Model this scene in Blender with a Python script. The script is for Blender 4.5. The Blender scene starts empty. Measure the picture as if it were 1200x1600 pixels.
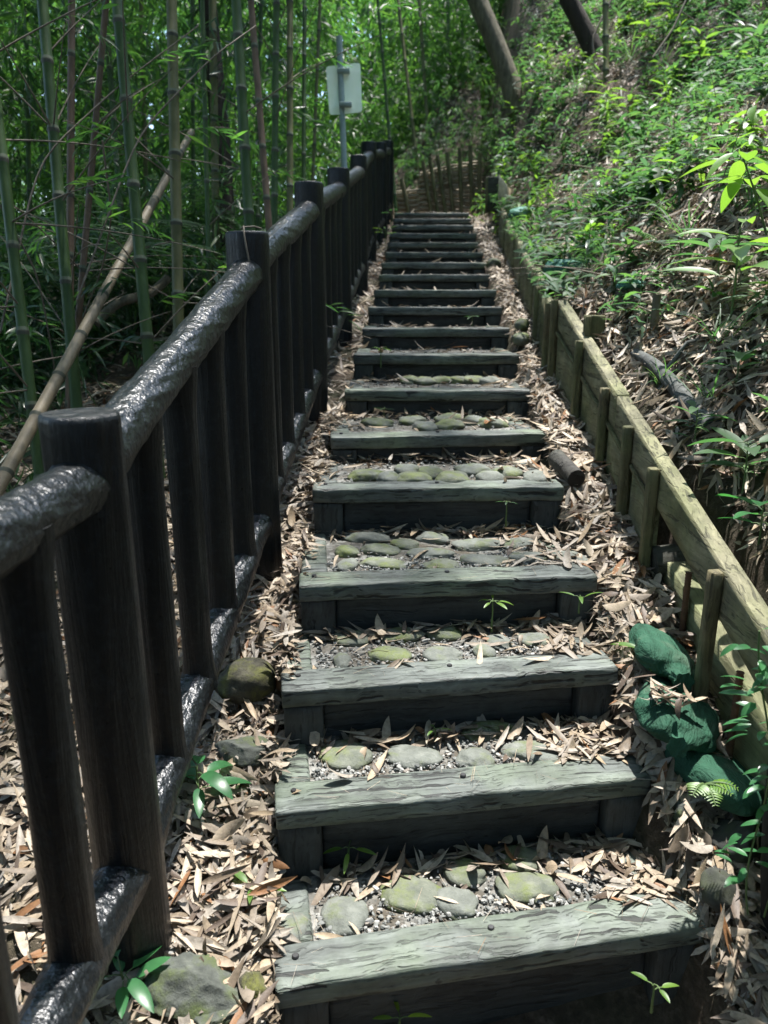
import bpy, math, random
import numpy as np
from mathutils import Vector, Matrix

random.seed(7)
RNG = np.random.default_rng(11)
sc = bpy.context.scene
COL = sc.collection
R = math.radians

# ------------------------------------------------------------------ camera model (eye at the origin)
F = 1200.0
PITCH = R(16)
CP, SP = math.cos(PITCH), math.sin(PITCH)

def ray(px, py):
    X = (px - 600) / F
    Y = (800 - py) / F
    return np.array((X, CP + Y * SP, -SP + Y * CP))

def at_depth(px, py, zc): return ray(px, py) * zc
def at_dist(px, py, d):
    r = ray(px, py); return r * (d / r[1])
def at_height(px, py, z):
    r = ray(px, py); return r * (z / r[2])

# ------------------------------------------------------------------ terrain
def sstep(a, b, x):
    t = np.clip((np.asarray(x, float) - a) / (b - a), 0, 1)
    return t * t * (3 - 2 * t)

def hash2(i, j, s=0):
    h = np.sin(i * 127.1 + j * 311.7 + s * 74.7) * 43758.5453
    return h - np.floor(h)

def vnoise(x, y, s=0):
    x = np.asarray(x, float); y = np.asarray(y, float)
    i, j = np.floor(x), np.floor(y)
    u, v = x - i, y - j
    u = u * u * (3 - 2 * u); v = v * v * (3 - 2 * v)
    a, b = hash2(i, j, s), hash2(i + 1, j, s)
    c, d = hash2(i, j + 1, s), hash2(i + 1, j + 1, s)
    return a + (b - a) * u + (c - a) * v + (a - b - c + d) * u * v

def fnoise(x, y, s=0, o=3):
    t = 0; a = .5
    for k in range(o):
        t = t + a * vnoise(x * 2 ** k, y * 2 ** k, s + k * 3.1); a *= .5
    return t / (1 - .5 ** o)

STEP_PX = [(430,1548,1105,1445),(430,1270,1020,1215),(440,1080,968,1043),(467,915,935,900),(488,765,882,760),
 (517,683,855,677),(538,612,830,608),(552,555,812,553),(566,513,797,513),(575,480,785,480),(584,453,776,453),
 (592,429,766,429),(596,410,760,410),(602,394,755,394),(605,379,748,378.5),(608,365,745,364),(612,352,740,351),
 (614,342,737,341),(616,333,733,332)]
STEP_D = [1.424,1.748,2.048,2.401,2.954,3.511,4.13,4.697,5.32,5.91,6.506,7.12,7.70,8.28,8.85,9.40,9.95,10.5,11.0]
STEPS = []
for k, (x0, y0, x1, y1) in enumerate(STEP_PX):
    zm = at_dist((x0 + x1) / 2, (y0 + y1) / 2, STEP_D[k])[2]
    if k < 6:
        a, b = at_height(x0, y0, zm), at_height(x1, y1, zm)
    else:
        a, b = at_dist(x0, (y0 + y1) / 2, STEP_D[k]), at_dist(x1, (y0 + y1) / 2, STEP_D[k])
    STEPS.append((a, b))
SD = np.array([(a[1] + b[1]) / 2 for a, b in STEPS])
SZ = np.array([a[2] for a, b in STEPS])
SL = np.array([a[0] for a, b in STEPS]); SR = np.array([b[0] for a, b in STEPS])

GLY = [-20, 0, 1.0, 1.44, 2.856, 4.21, 5.64, 7.13, 8.64, 10.06, 11.5, 13, 30]
GLZ = [-2.6, -1.72, -1.62, -1.47, -1.076, -.66, -.36, -.02, .31, .60, .95, 1.05, 1.6]
GRY = [-20, 0, 1.2, 1.5, 2.01, 2.57, 2.88, 3.23, 3.71, 4.7, 5.9, 7.1, 8.3, 9.4, 10.5, 12, 30]
GRZ = [-2.6, -1.75, -1.66, -1.5, -1.19, -.97, -.855, -.74, -.62, -.40, -.13, .12, .37, .62, .87, 1.05, 1.6]
XWY = [-20, 0, 3.7, 4.33, 4.6, 5.49, 6.78, 8.2, 9.54, 12, 20, 60]
XWX = [.94, .94, .94, .945, .98, 1.05, 1.15, 1.25, 1.32, 1.45, 2.0, 4.0]
WTY = [-20, 0, 1.72, 4.33, 4.6, 5.49, 6.78, 8.2, 9.54, 11, 14, 20, 60]
WTZ = [-2.0, -1.33, -.82, -.047, -.06, .11, .364, .684, .98, 1.2, 1.7, 2.4, 4.0]
def gl(y): return np.interp(y, GLY, GLZ)
def gr(y): return np.interp(y, GRY, GRZ)
def xw(y): return np.interp(y, XWY, XWX)
def wt(y): return np.interp(y, WTY, WTZ)

def gh(x, y):
    x = np.asarray(x, float); y = np.asarray(y, float)
    fx = np.interp(y, [1.4, 2.4, 4, 11], [-.66, -.58, -.47, .0])       # fence line
    zl = gl(y)
    left = zl - np.minimum(1, np.maximum(0, fx - .05 - x) / 4.0) * (.30 + .35 * np.maximum(0, zl + .6))
    left = left + .10 * (fnoise(x * 1.3, y * 1.3, 5) - .5) * sstep(.1, 1.0, fx - x)
    r = gr(y)
    mid = np.interp(y, SD, np.concatenate(([SZ[0] - .2], SZ[:-1]))) - .09
    mid = np.where(y < SD[0], -1.75, mid)
    mid = np.where(y > SD[-1], SZ[-1] - .03, mid)
    sl, sr = np.interp(y, SD, SL), np.interp(y, SD, SR)
    w1 = sstep(-.02, .05, x - sl); w2 = sstep(-.05, .02, x - sr)
    base = left * (1 - w1) + mid * w1
    base = base * (1 - w2) + r * w2
    start = xw(y) + .045 + -.0 + .085 * sstep(2.75, 2.4, y)
    u = np.maximum(0, x - start)
    bank = wt(y) - .05 + .80 * u + .22 * (fnoise(x * .9, y * .9, 9) - .5) * np.minimum(1, u * 2) + .07 * (fnoise(x * 4, y * 4, 2) - .5) * np.minimum(1, u * 3)
    bank = bank + .35 * np.clip(y - 8, 0, 7) * np.minimum(1, u * 2)
    bank = bank - .35 * np.maximum(0, u - 6)
    bank = bank - .15 * sstep(2.75, 2.4, y) * np.exp(-u / .09)
    w3 = sstep(-.01, .03, x - start)
    z = base * (1 - w3) + bank * w3
    hill = np.minimum(np.maximum(0, y - 12.3) * .95, 2.2 + .3 * np.maximum(0, y - 14.6)) * sstep(-1.2, 1.6, x) * (1 - .8 * w3)
    hill = np.minimum(hill, 9)
    z = z + hill
    z = z + .03 * (fnoise(x * 6, y * 6, 1) - .5) * (1 - sstep(.0, .05, x - sl) * sstep(.0, .05, sr - x))
    return z

def on_ground(px, py, t0=.8):
    r = ray(px, py)
    ts = np.linspace(t0, 40, 8000)
    p = r[None] * ts[:, None]
    d = p[:, 2] - gh(p[:, 0], p[:, 1])
    i = np.argmax(d < 0)
    return p[i] if d[i] < 0 else p[-1]

# ------------------------------------------------------------------ mesh helpers
class MB:
    def __init__(self): self.V = []; self.Q = []; self.T = []; self.mq = []; self.mt = []; self.n = 0
    def add(self, V, F, mi=0):
        V = np.asarray(V, float).reshape(-1, 3); F = np.asarray(F, int)
        self.V.append(V)
        if len(F):
            if F.shape[1] == 4: self.Q.append(F + self.n); self.mq.append(np.full(len(F), mi))
            else: self.T.append(F + self.n); self.mt.append(np.full(len(F), mi))
        self.n += len(V)
        return self
    def build(self, name, mats, parent=None, smooth=True, loc=None, rot=None):
        me = bpy.data.meshes.new(name)
        V = np.concatenate(self.V) if self.V else np.zeros((0, 3))
        Q = np.concatenate(self.Q) if self.Q else np.zeros((0, 4), int)
        T = np.concatenate(self.T) if self.T else np.zeros((0, 3), int)
        mi = np.concatenate(self.mq + self.mt) if (self.mq or self.mt) else np.zeros(0, int)
        me.vertices.add(len(V)); me.vertices.foreach_set('co', V.astype(np.float32).ravel())
        nl = len(Q) * 4 + len(T) * 3
        me.loops.add(nl); me.loops.foreach_set('vertex_index', np.concatenate((Q.ravel(), T.ravel())).astype(np.int32))
        me.polygons.add(len(Q) + len(T))
        st = np.concatenate((np.arange(len(Q)) * 4, len(Q) * 4 + np.arange(len(T)) * 3)).astype(np.int32)
        me.polygons.foreach_set('loop_start', st)
        me.polygons.foreach_set('material_index', mi.astype(np.int32))
        me.polygons.foreach_set('use_smooth', np.full(len(st), smooth))
        me.update(calc_edges=True); me.validate()
        for m in (mats if isinstance(mats, (list, tuple)) else [mats]): me.materials.append(m)
        o = bpy.data.objects.new(name, me); COL.objects.link(o)
        if parent: o.parent = parent
        if loc is not None: o.location = loc
        if rot is not None: o.rotation_euler = rot
        return o

def tag(o, label=None, cat=None, group=None, kind=None):
    if label: o['label'] = label
    if cat: o['category'] = cat
    if group: o['group'] = group
    if kind: o['kind'] = kind
    return o

def thing(name, label, cat, loc=(0, 0, 0), rz=0, group=None):
    o = bpy.data.objects.new(name, None); COL.objects.link(o)
    o.empty_display_size = .1
    o.location = loc; o.rotation_euler = (0, 0, rz)
    return tag(o, label, cat, group)

def copy_tree(o):
    c = o.copy(); COL.objects.link(c)
    for ch in list(o.children):
        d = ch.copy(); COL.objects.link(d); d.parent = c
        for g in list(ch.children):
            e = g.copy(); COL.objects.link(e); e.parent = d
    return c

def grid_faces(nu, nv, wrap=False):
    """nu rings of nv points"""
    i = np.arange(nu - 1)[:, None]; j = np.arange(nv if wrap else nv - 1)[None]
    a = i * nv + j; b = i * nv + (j + 1) % nv
    return np.stack((a, b, b + nv, a + nv), -1).reshape(-1, 4)

def frames(P):
    P = np.asarray(P, float)
    T = np.gradient(P, axis=0); T /= np.linalg.norm(T, axis=1)[:, None] + 1e-12
    up = np.array((0, 0, 1.)) if abs(T[0, 2]) < .9 else np.array((1., 0, 0))
    N = np.zeros_like(P); B = np.zeros_like(P)
    n = up - T[0] * (up @ T[0]); n /= np.linalg.norm(n)
    for k in range(len(P)):
        n = n - T[k] * (n @ T[k]); n /= np.linalg.norm(n) + 1e-12
        N[k] = n; B[k] = np.cross(T[k], n)
    return T, N, B

def tube(mb, P, rad, nv=10, cap=True, disp=None, mi=0, sq=0.0):
    P = np.asarray(P, float); rad = np.broadcast_to(np.asarray(rad, float), (len(P),))
    T, N, B = frames(P)
    th = np.linspace(0, 2 * np.pi, nv, endpoint=False)
    rr = rad[:, None] * np.ones((1, nv))
    if sq: rr = rr * (1 + sq * np.cos(4 * th))[None]
    if disp is not None: rr = rr + disp(np.arange(len(P))[:, None], th[None], P)
    V = P[:, None] + rr[..., None] * (np.cos(th)[None, :, None] * N[:, None] + np.sin(th)[None, :, None] * B[:, None])
    mb.add(V.reshape(-1, 3), grid_faces(len(P), nv, True)[:, ::-1], mi)
    if cap:
        for idx, ring in ((0, V[0]), (-1, V[-1])):
            c = P[idx]
            a = np.vstack((c[None], ring))
            j = np.arange(nv)
            f = np.stack((np.zeros(nv, int), 1 + j, 1 + (j + 1) % nv), -1)
            mb.add(a, f if idx == 0 else f[:, ::-1], mi)
    return mb

def box(mb, lo, hi, n=(1, 1, 1), jit=0.0, bev=.004, seed=0, mi=0):
    """gridded box with noise-worn faces; bevelled along all edges by an inset ring"""
    lo = np.asarray(lo, float); hi = np.asarray(hi, float)
    def axis(k):
        a = np.linspace(lo[k], hi[k], n[k] + 1)
        b = min(bev, (hi[k] - lo[k]) * .3)
        return np.unique(np.concatenate((a[:1], [lo[k] + b], a[1:-1], [hi[k] - b], a[-1:])))
    ax = [axis(k) for k in range(3)]
    for k in range(3):
        u, v = (k + 1) % 3, (k + 2) % 3
        U, W = np.meshgrid(ax[u], ax[v], indexing='ij')
        for s in (0, 1):
            V = np.zeros(U.shape + (3,)); V[..., u] = U; V[..., v] = W; V[..., k] = hi[k] if s else lo[k]
            V = V.reshape(-1, 3)
            f = grid_faces(U.shape[0], U.shape[1])
            V = worn(V, lo, hi, bev, jit, seed)
            mb.add(V, f[:, ::-1] if s == 1 else f, mi) if False else mb.add(V, f if s == 0 else f[:, ::-1], mi)
    return mb

def worn(V, lo, hi, bev, jit, seed):
    d = np.minimum(V - lo, hi - V)
    on = d < 1e-6
    cnt = on.sum(1)
    c = (lo + hi) / 2
    out = V.copy()
    sg = np.sign(V - c)
    pull = np.where((cnt >= 2)[:, None] & on, bev * .5, 0)
    out -= sg * pull
    if jit:
        nx = fnoise(V[:, 0] * 14 + V[:, 2] * 9, V[:, 1] * 18 + V[:, 2] * 21, seed) - .5
        ny = fnoise(V[:, 0] * 9 + V[:, 1] * 13 + 7, V[:, 2] * 25 + V[:, 1] * 5, seed + 9) - .5
        out += sg * on * np.stack((nx * .5, ny, nx), -1) * jit * 2
    return out

# ------------------------------------------------------------------ leaves
def leaf(L=.12, W=.02, n=5, fold=.25, droop=.2, shape='lance', twist=0.0):
    t = np.linspace(0, 1, n + 1)
    if shape == 'lance': w = np.sin(np.pi * np.clip(t, 0, 1) ** .75) ** .8
    elif shape == 'ovate': w = (t ** .55) * (1 - t) ** .75 * 1.75
    else: w = (t ** .9) * (1 - t) ** .6 * 1.9
    w = np.clip(w, .03, 1) * W * .5
    ang = droop * t
    dx = np.cos(ang); dz = -np.sin(ang)
    x = np.concatenate(([0], np.cumsum(dx[1:]))) * L / n
    z = np.concatenate(([0], np.cumsum(dz[1:]))) * L / n
    tw = twist * t
    V = []
    for s in (-1, 0, 1):
        yy = s * w; zz = abs(s) * w * fold
        V.append(np.stack((x, yy * np.cos(tw) - zz * np.sin(tw), z + zz * np.cos(tw) + yy * np.sin(tw)), -1))
    V = np.stack(V, 1).reshape(-1, 3)
    return V, grid_faces(n + 1, 3)

def rot_from(yaw, pitch, roll):
    """rotation matrices: leaf axis +x -> yaw about z, pitch up, roll about own axis"""
    cy, sy = np.cos(yaw), np.sin(yaw); cp, sp = np.cos(pitch), np.sin(pitch); cr, sr = np.cos(roll), np.sin(roll)
    z = np.zeros_like(cy); o = np.ones_like(cy)
    Rz = np.stack((np.stack((cy, -sy, z), -1), np.stack((sy, cy, z), -1), np.stack((z, z, o), -1)), -2)
    Ry = np.stack((np.stack((cp, z, -sp), -1), np.stack((z, o, z), -1), np.stack((sp, z, cp), -1)), -2)
    Rx = np.stack((np.stack((o, z, z), -1), np.stack((z, cr, -sr), -1), np.stack((z, sr, cr), -1)), -2)
    return Rz @ Ry @ Rx

def scatter(mb, templates, P, Rm, S):
    N = len(P)
    if N == 0: return mb
    pick = RNG.integers(0, len(templates), N)
    for k, (V, Fc) in enumerate(templates):
        m = pick == k
        if not m.any(): continue
        S_ = S[m]
        W = np.einsum('nij,vj->nvi', Rm[m], V) * (S_[:, None, None] if S_.ndim == 1 else S_[:, None, :]) + P[m][:, None]
        c = m.sum()
        Fa = (Fc[None] + (np.arange(c) * len(V))[:, None, None]).reshape(-1, Fc.shape[1])
        mb.add(W.reshape(-1, 3), Fa)
    return mb

def merge(parts):
    V = []; Fs = []; n = 0
    for v, f in parts:
        V.append(v); Fs.append(f + n); n += len(v)
    return np.concatenate(V), np.concatenate(Fs)

def place(vf, yaw, pitch, roll, s, p):
    v, f = vf
    Rm = rot_from(np.array([yaw]), np.array([pitch]), np.array([roll]))[0]
    return (v * s) @ Rm.T + np.asarray(p), f

def spray(nl=11, L=.13, W=.017, reach=.32, rs=None, shape='lance', seg=3):
    """bamboo branchlet: leaves fanned along a short drooping twig"""
    rs = rs or random
    parts = []
    for i in range(nl):
        t = (i + .5) / nl
        p = np.array((reach * t, 0, .05 * math.sin(t * 3) - .10 * t * t))
        side = 1 if i % 2 else -1
        yaw = side * rs.uniform(.3, 1.0) * (1.1 - .6 * t)
        parts.append(place(leaf(L * rs.uniform(.7, 1.2), W * rs.uniform(.8, 1.25), seg, .3, rs.uniform(.1, .8), shape),
                           yaw, rs.uniform(-.7, .25), rs.uniform(-.8, .8), 1, p))
    return merge(parts)

# ------------------------------------------------------------------ materials
def nt(name):
    m = bpy.data.materials.new(name); m.use_nodes = True
    t = m.node_tree; t.nodes.clear()
    out = t.nodes.new('ShaderNodeOutputMaterial')
    return m, t, out

def N(t, typ, **kw):
    n = t.nodes.new(typ)
    for k, v in kw.items():
        if k.startswith('i_'):
            key = k[2:]
            n.inputs[int(key) if key.isdigit() else key.replace('_', ' ')].default_value = v
        else: setattr(n, k, v)
    return n

def L(t, a, b): t.links.new(a, b)

def ramp(t, src, stops, interp='LINEAR'):
    r = t.nodes.new('ShaderNodeValToRGB'); cr = r.color_ramp; cr.interpolation = interp
    while len(cr.elements) > 1: cr.elements.remove(cr.elements[-1])
    cr.elements[0].position = stops[0][0]; cr.elements[0].color = (*stops[0][1], 1)
    for p, c in stops[1:]:
        e = cr.elements.new(p); e.color = (*c, 1)
    L(t, src, r.inputs[0]); return r

def g(v): return (v, v, v)

def coords(t, scale=(1, 1, 1), rnd=True, kind='Object'):
    tc = N(t, 'ShaderNodeTexCoord')
    mp = N(t, 'ShaderNodeMapping'); mp.inputs['Scale'].default_value = scale
    L(t, tc.outputs[kind], mp.inputs[0])
    if rnd:
        oi = N(t, 'ShaderNodeObjectInfo')
        mu = N(t, 'ShaderNodeMath', operation='MULTIPLY'); mu.inputs[1].default_value = 37.0
        L(t, oi.outputs['Random'], mu.inputs[0])
        ad = N(t, 'ShaderNodeVectorMath', operation='ADD')
        L(t, mp.outputs[0], ad.inputs[0]); L(t, mu.outputs[0], ad.inputs[1])
        return ad.outputs[0]
    return mp.outputs[0]

def noise(t, vec, scale=5, detail=6, rough=.6, dist=0):
    n = N(t, 'ShaderNodeTexNoise'); n.inputs['Scale'].default_value = scale; n.inputs['Detail'].default_value = detail
    n.inputs['Roughness'].default_value = rough; n.inputs['Distortion'].default_value = dist
    L(t, vec, n.inputs['Vector']); return n.outputs[0]

def mix(t, fac, a, b, mode='MIX'):
    m = N(t, 'ShaderNodeMix', data_type='RGBA', blend_type=mode)
    for s, i in ((fac, 0), (a, 6), (b, 7)):
        if hasattr(s, 'links'): L(t, s, m.inputs[i])
        else: m.inputs[i].default_value = s if i == 0 else (*s, 1)
    return m.outputs[2]

def finish(t, out, col, rough=.7, bumps=(), spec=.5):
    p = N(t, 'ShaderNodeBsdfPrincipled')
    if hasattr(col, 'links'): L(t, col, p.inputs['Base Color'])
    else: p.inputs['Base Color'].default_value = (*col, 1)
    if hasattr(rough, 'links'): L(t, rough, p.inputs['Roughness'])
    else: p.inputs['Roughness'].default_value = rough
    p.inputs['Specular IOR Level'].default_value = spec
    prev = None
    for h, st, d in bumps:
        b = N(t, 'ShaderNodeBump'); b.inputs['Strength'].default_value = st; b.inputs['Distance'].default_value = d
        L(t, h, b.inputs['Height'])
        if prev: L(t, prev, b.inputs['Normal'])
        prev = b.outputs[0]
    if prev: L(t, prev, p.inputs['Normal'])
    L(t, p.outputs[0], out.inputs[0])
    return p

def wood_mat(name, dark, light, moss=None, mossamt=.5, crack=.5, rough=.75, axis=0, spec=.4, depth=.004):
    m, t, out = nt(name)
    sc_ = [34, 34, 34]; sc_[axis] = 1.5
    v = coords(t, tuple(sc_))
    v2 = coords(t, (3, 3, 3))
    warp = noise(t, v2, 1.5, 3)
    wv = N(t, 'ShaderNodeVectorMath', operation='MULTIPLY_ADD')
    L(t, warp, wv.inputs[0]); wv.inputs[1].default_value = tuple(0.0 if q == axis else 2.6 for q in range(3)); L(t, v, wv.inputs[2])
    gr_ = noise(t, wv.outputs[0], 1.0, 8, .65)
    cr = noise(t, wv.outputs[0], 1.7, 2, .5, .15)
    crk = ramp(t, cr, [(.0, g(0)), (.345, g(0)), (.395, g(1)), (1, g(1))])
    cr2 = noise(t, wv.outputs[0], 3.6, 3, .55, .3)
    crk2 = ramp(t, cr2, [(.0, g(.15)), (.38, g(.2)), (.43, g(1)), (1, g(1))])
    pt = noise(t, v2, .9, 4)
    col = ramp(t, gr_, [(.32, dark), (.68, light)]).outputs[0]
    if moss:
        mm = ramp(t, pt, [(.55 - mossamt * .3, g(0)), (.75 - mossamt * .2, g(1))]).outputs[0]
        col = mix(t, mm, col, mix(t, .6, col, moss))
    dk = tuple(c * .35 for c in dark)
    mcr = mix(t, crack, (1, 1, 1), crk.outputs[0])
    col = mix(t, 1.0, col, mcr, 'MULTIPLY')
    col = mix(t, crack * .8, col, mix(t, 1.0, col, crk2.outputs[0], 'MULTIPLY'))
    stain = ramp(t, noise(t, coords(t, (5, 5, 5)), 1.3, 6, .7), [(.3, g(.5)), (.62, g(1.12))]).outputs[0]
    col = mix(t, 1.0, col, stain, 'MULTIPLY')
    fine = noise(t, coords(t, (60, 60, 60)), 4, 4)
    finish(t, out, col, rough, ((crk.outputs[0], .6 * crack + .2, depth * 1.6), (crk2.outputs[0], .5 * crack + .1, depth * .9), (gr_, .8, depth * 1.2), (fine, .3, .0015)), spec)
    return m

M = {}
M['step_wood'] = wood_mat('step_wood', (.05, .058, .052), (.15, .168, .152), moss=(.13, .17, .10), mossamt=.35, crack=.85, rough=.62, axis=0)
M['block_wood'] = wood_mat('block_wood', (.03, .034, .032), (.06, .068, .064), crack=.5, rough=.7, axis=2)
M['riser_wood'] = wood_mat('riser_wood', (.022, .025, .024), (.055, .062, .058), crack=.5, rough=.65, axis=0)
M['board_wood'] = wood_mat('board_wood', (.10, .095, .055), (.27, .25, .155), moss=(.12, .135, .045), mossamt=.45, crack=.55, rough=.8, axis=1)
M['stake_wood'] = wood_mat('stake_wood', (.09, .075, .04), (.19, .16, .085), moss=(.09, .12, .04), mossamt=.6, crack=.4, rough=.8, axis=2)
M['olive_board'] = wood_mat('olive_board', (.12, .115, .062), (.30, .28, .17), moss=(.12, .15, .05), mossamt=.5, crack=.4, rough=.8, axis=1)
M['dark_wood'] = wood_mat('dark_wood', (.03, .028, .024), (.08, .075, .062), moss=(.04, .06, .03), mossamt=.4, crack=.6, rough=.8, axis=0)
M['post_wood'] = wood_mat('post_wood', (.012, .011, .010), (.035, .03, .026), crack=.6, rough=.8, axis=2)
M['sunlit_wood'] = wood_mat('sunlit_wood', (.55, .45, .3), (.7, .6, .42), crack=.2, rough=.8, axis=1)  # sunlight on the plank end is put into this lighter wood colour

def fence_mat(name, rail):
    m, t, out = nt(name)
    if rail:
        v = coords(t, (9, 9, 9))
        h = noise(t, v, 4.0, 3, .55); h2 = noise(t, v, 11, 3, .6)
        b = ((h, .7, .014), (h2, .45, .003))
    else:
        v = coords(t, (26, 26, 2.0))
        h = noise(t, v, 1.0, 7, .65, .6); h2 = noise(t, coords(t, (40, 40, 40)), 2.0, 5, .6)
        b = ((h, 1.0, .012), (h2, .5, .003))
    dust = ramp(t, noise(t, coords(t, (14, 14, 14)), 3, 8, .75), [(.5, g(0)), (.8, g(1))]).outputs[0]
    col = mix(t, dust, (.005, .0065, .0075), (.022, .028, .032))
    rgh = ramp(t, h2, [(.3, g(.28 if rail else .27)), (.7, g(.42 if rail else .45))]).outputs[0]
    finish(t, out, col, rgh, b, .5 if rail else .36)
    return m
M['fence_rail'] = fence_mat('fence_rail', True)
M['fence_post'] = fence_mat('fence_post', False)

def ground_mat():
    m, t, out = nt('forest_soil')
    v = coords(t, (1, 1, 1), False)
    a = noise(t, v, 3, 6); b = noise(t, v, 34, 6, .7); c = noise(t, v, 120, 3)
    col = ramp(t, b, [(.25, (.022, .016, .011)), (.5, (.075, .056, .04)), (.75, (.18, .14, .105))]).outputs[0]
    col = mix(t, ramp(t, a, [(.4, g(0)), (.7, g(1))]).outputs[0], col, (.035, .04, .02))
    finish(t, out, col, .9, ((b, .9, .03), (c, .5, .008)), .25)
    return m
M['soil'] = ground_mat()

def litter_mat():
    m, t, out = nt('dry_leaf')
    geo = N(t, 'ShaderNodeNewGeometry')
    r = ramp(t, geo.outputs['Random Per Island'], [(0, (.31, .245, .17)), (.16, (.19, .145, .10)), (.3, (.38, .31, .225)), (.44, (.24, .20, .155)),
        (.56, (.43, .36, .27)), (.66, (.11, .08, .058)), (.78, (.32, .28, .23)), (.92, (.23, .115, .05)), (.96, (.36, .275, .18))], 'CONSTANT')
    v = coords(t, (1, 1, 1), False)
    n1 = noise(t, v, 60, 4, .7)
    sp = ramp(t, n1, [(.35, g(.55)), (.55, g(1))]).outputs[0]
    col = mix(t, .8, r.outputs[0], sp, 'MULTIPLY')
    p = N(t, 'ShaderNodeBsdfPrincipled'); L(t, col, p.inputs['Base Color']); p.inputs['Roughness'].default_value = .55
    p.inputs['Specular IOR Level'].default_value = .4
    b = N(t, 'ShaderNodeBump'); b.inputs['Strength'].default_value = .4; b.inputs['Distance'].default_value = .002
    L(t, noise(t, v, 220, 3), b.inputs['Height']); L(t, b.outputs[0], p.inputs['Normal'])
    tr = N(t, 'ShaderNodeBsdfTranslucent'); L(t, col, tr.inputs[0])
    mx = N(t, 'ShaderNodeMixShader'); mx.inputs[0].default_value = .15
    L(t, p.outputs[0], mx.inputs[1]); L(t, tr.outputs[0], mx.inputs[2]); L(t, mx.outputs[0], out.inputs[0])
    return m
M['litter'] = litter_mat()

def green_mat(name, cols, trans, tfac=.35, rough=.42, spec=.45):
    m, t, out = nt(name)
    geo = N(t, 'ShaderNodeNewGeometry')
    n = len(cols)
    r = ramp(t, geo.outputs['Random Per Island'], [(i / n, c) for i, c in enumerate(cols)], 'CONSTANT')
    v = coords(t, (1, 1, 1), False)
    sp = ramp(t, noise(t, v, 24, 3), [(.3, g(.75)), (.7, g(1.1))]).outputs[0]
    col = mix(t, 1, r.outputs[0], sp, 'MULTIPLY')
    p = N(t, 'ShaderNodeBsdfPrincipled'); L(t, col, p.inputs['Base Color']); p.inputs['Roughness'].default_value = rough
    p.inputs['Specular IOR Level'].default_value = spec
    tr = N(t, 'ShaderNodeBsdfTranslucent')
    L(t, mix(t, 1, r.outputs[0], trans, 'MULTIPLY'), tr.inputs[0])
    mx = N(t, 'ShaderNodeMixShader'); mx.inputs[0].default_value = tfac
    L(t, p.outputs[0], mx.inputs[1]); L(t, tr.outputs[0], mx.inputs[2]); L(t, mx.outputs[0], out.inputs[0])
    return m
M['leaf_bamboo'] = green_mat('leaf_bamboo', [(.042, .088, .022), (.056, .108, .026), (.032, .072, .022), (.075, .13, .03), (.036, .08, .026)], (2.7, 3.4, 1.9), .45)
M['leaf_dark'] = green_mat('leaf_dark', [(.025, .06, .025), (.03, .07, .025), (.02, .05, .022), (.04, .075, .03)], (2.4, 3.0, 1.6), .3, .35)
M['leaf_mid'] = green_mat('leaf_mid', [(.042, .09, .038), (.052, .105, .045), (.034, .078, .036), (.06, .10, .036)], (2.6, 3.0, 1.6), .4, .5, .3)
M['leaf_bright'] = green_mat('leaf_bright', [(.10, .20, .03), (.12, .22, .035), (.09, .18, .035)], (2.4, 2.4, 1.4), .4, .4)
M['leaf_glossy'] = green_mat('leaf_glossy', [(.04, .14, .05), (.045, .155, .055), (.035, .125, .045)], (2.2, 2.6, 1.4), .3, .34, .4)
M['leaf_cover'] = green_mat('leaf_cover', [(.05, .10, .048), (.065, .125, .055), (.035, .075, .036), (.085, .155, .05), (.055, .105, .065)], (2.2, 2.6, 1.6), .36, .55, .22)

def rock_mat(name, cols, moss, mossamt, scale=22, rough=.8):
    m, t, out = nt(name)
    v = coords(t, (1, 1, 1))
    a = noise(t, v, scale, 6, .65); b = noise(t, v, scale * 6, 5, .7); c = noise(t, v, scale * .6, 3)
    col = ramp(t, a, [(.25, cols[0]), (.55, cols[1]), (.8, cols[2])]).outputs[0]
    mm = ramp(t, c, [(.6 - mossamt * .35, g(0)), (.72 - mossamt * .2, g(1))]).outputs[0]
    mm2 = mix(t, 1, mm, ramp(t, b, [(.3, g(.3)), (.6, g(1))]).outputs[0], 'MULTIPLY')
    col = mix(t, mm2, col, moss)
    finish(t, out, col, rough, ((a, .6, .012), (b, .7, .003)), .35)
    return m
M['cobble'] = rock_mat('cobble', [(.06, .07, .055), (.125, .135, .105), (.20, .21, .165)], (.12, .145, .045), .5)
M['cobble_grey'] = rock_mat('cobble_grey', [(.075, .082, .07), (.14, .15, .13), (.22, .225, .20)], (.11, .13, .06), .25)
M['rock'] = rock_mat('rock', [(.03, .034, .03), (.075, .082, .07), (.15, .16, .13)], (.07, .09, .03), .4, 24, .85)
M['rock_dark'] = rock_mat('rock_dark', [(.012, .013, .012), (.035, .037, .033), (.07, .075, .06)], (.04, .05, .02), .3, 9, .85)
M['boulder'] = rock_mat('boulder', [(.018, .017, .013), (.07, .066, .045), (.15, .14, .09)], (.12, .125, .03), .4, 26, .8)

def gravel_mat():
    m, t, out = nt('gravel_stone')
    geo = N(t, 'ShaderNodeNewGeometry')
    r = ramp(t, geo.outputs['Random Per Island'], [(0, (.15, .155, .145)), (.25, (.24, .24, .225)), (.5, (.09, .095, .09)), (.7, (.33, .325, .30)), (.88, (.19, .165, .14))], 'CONSTANT')
    finish(t, out, r.outputs[0], .75, ((noise(t, coords(t, (1, 1, 1), False), 150, 4), .4, .002),), .4)
    return m
M['gravel'] = gravel_mat()

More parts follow.
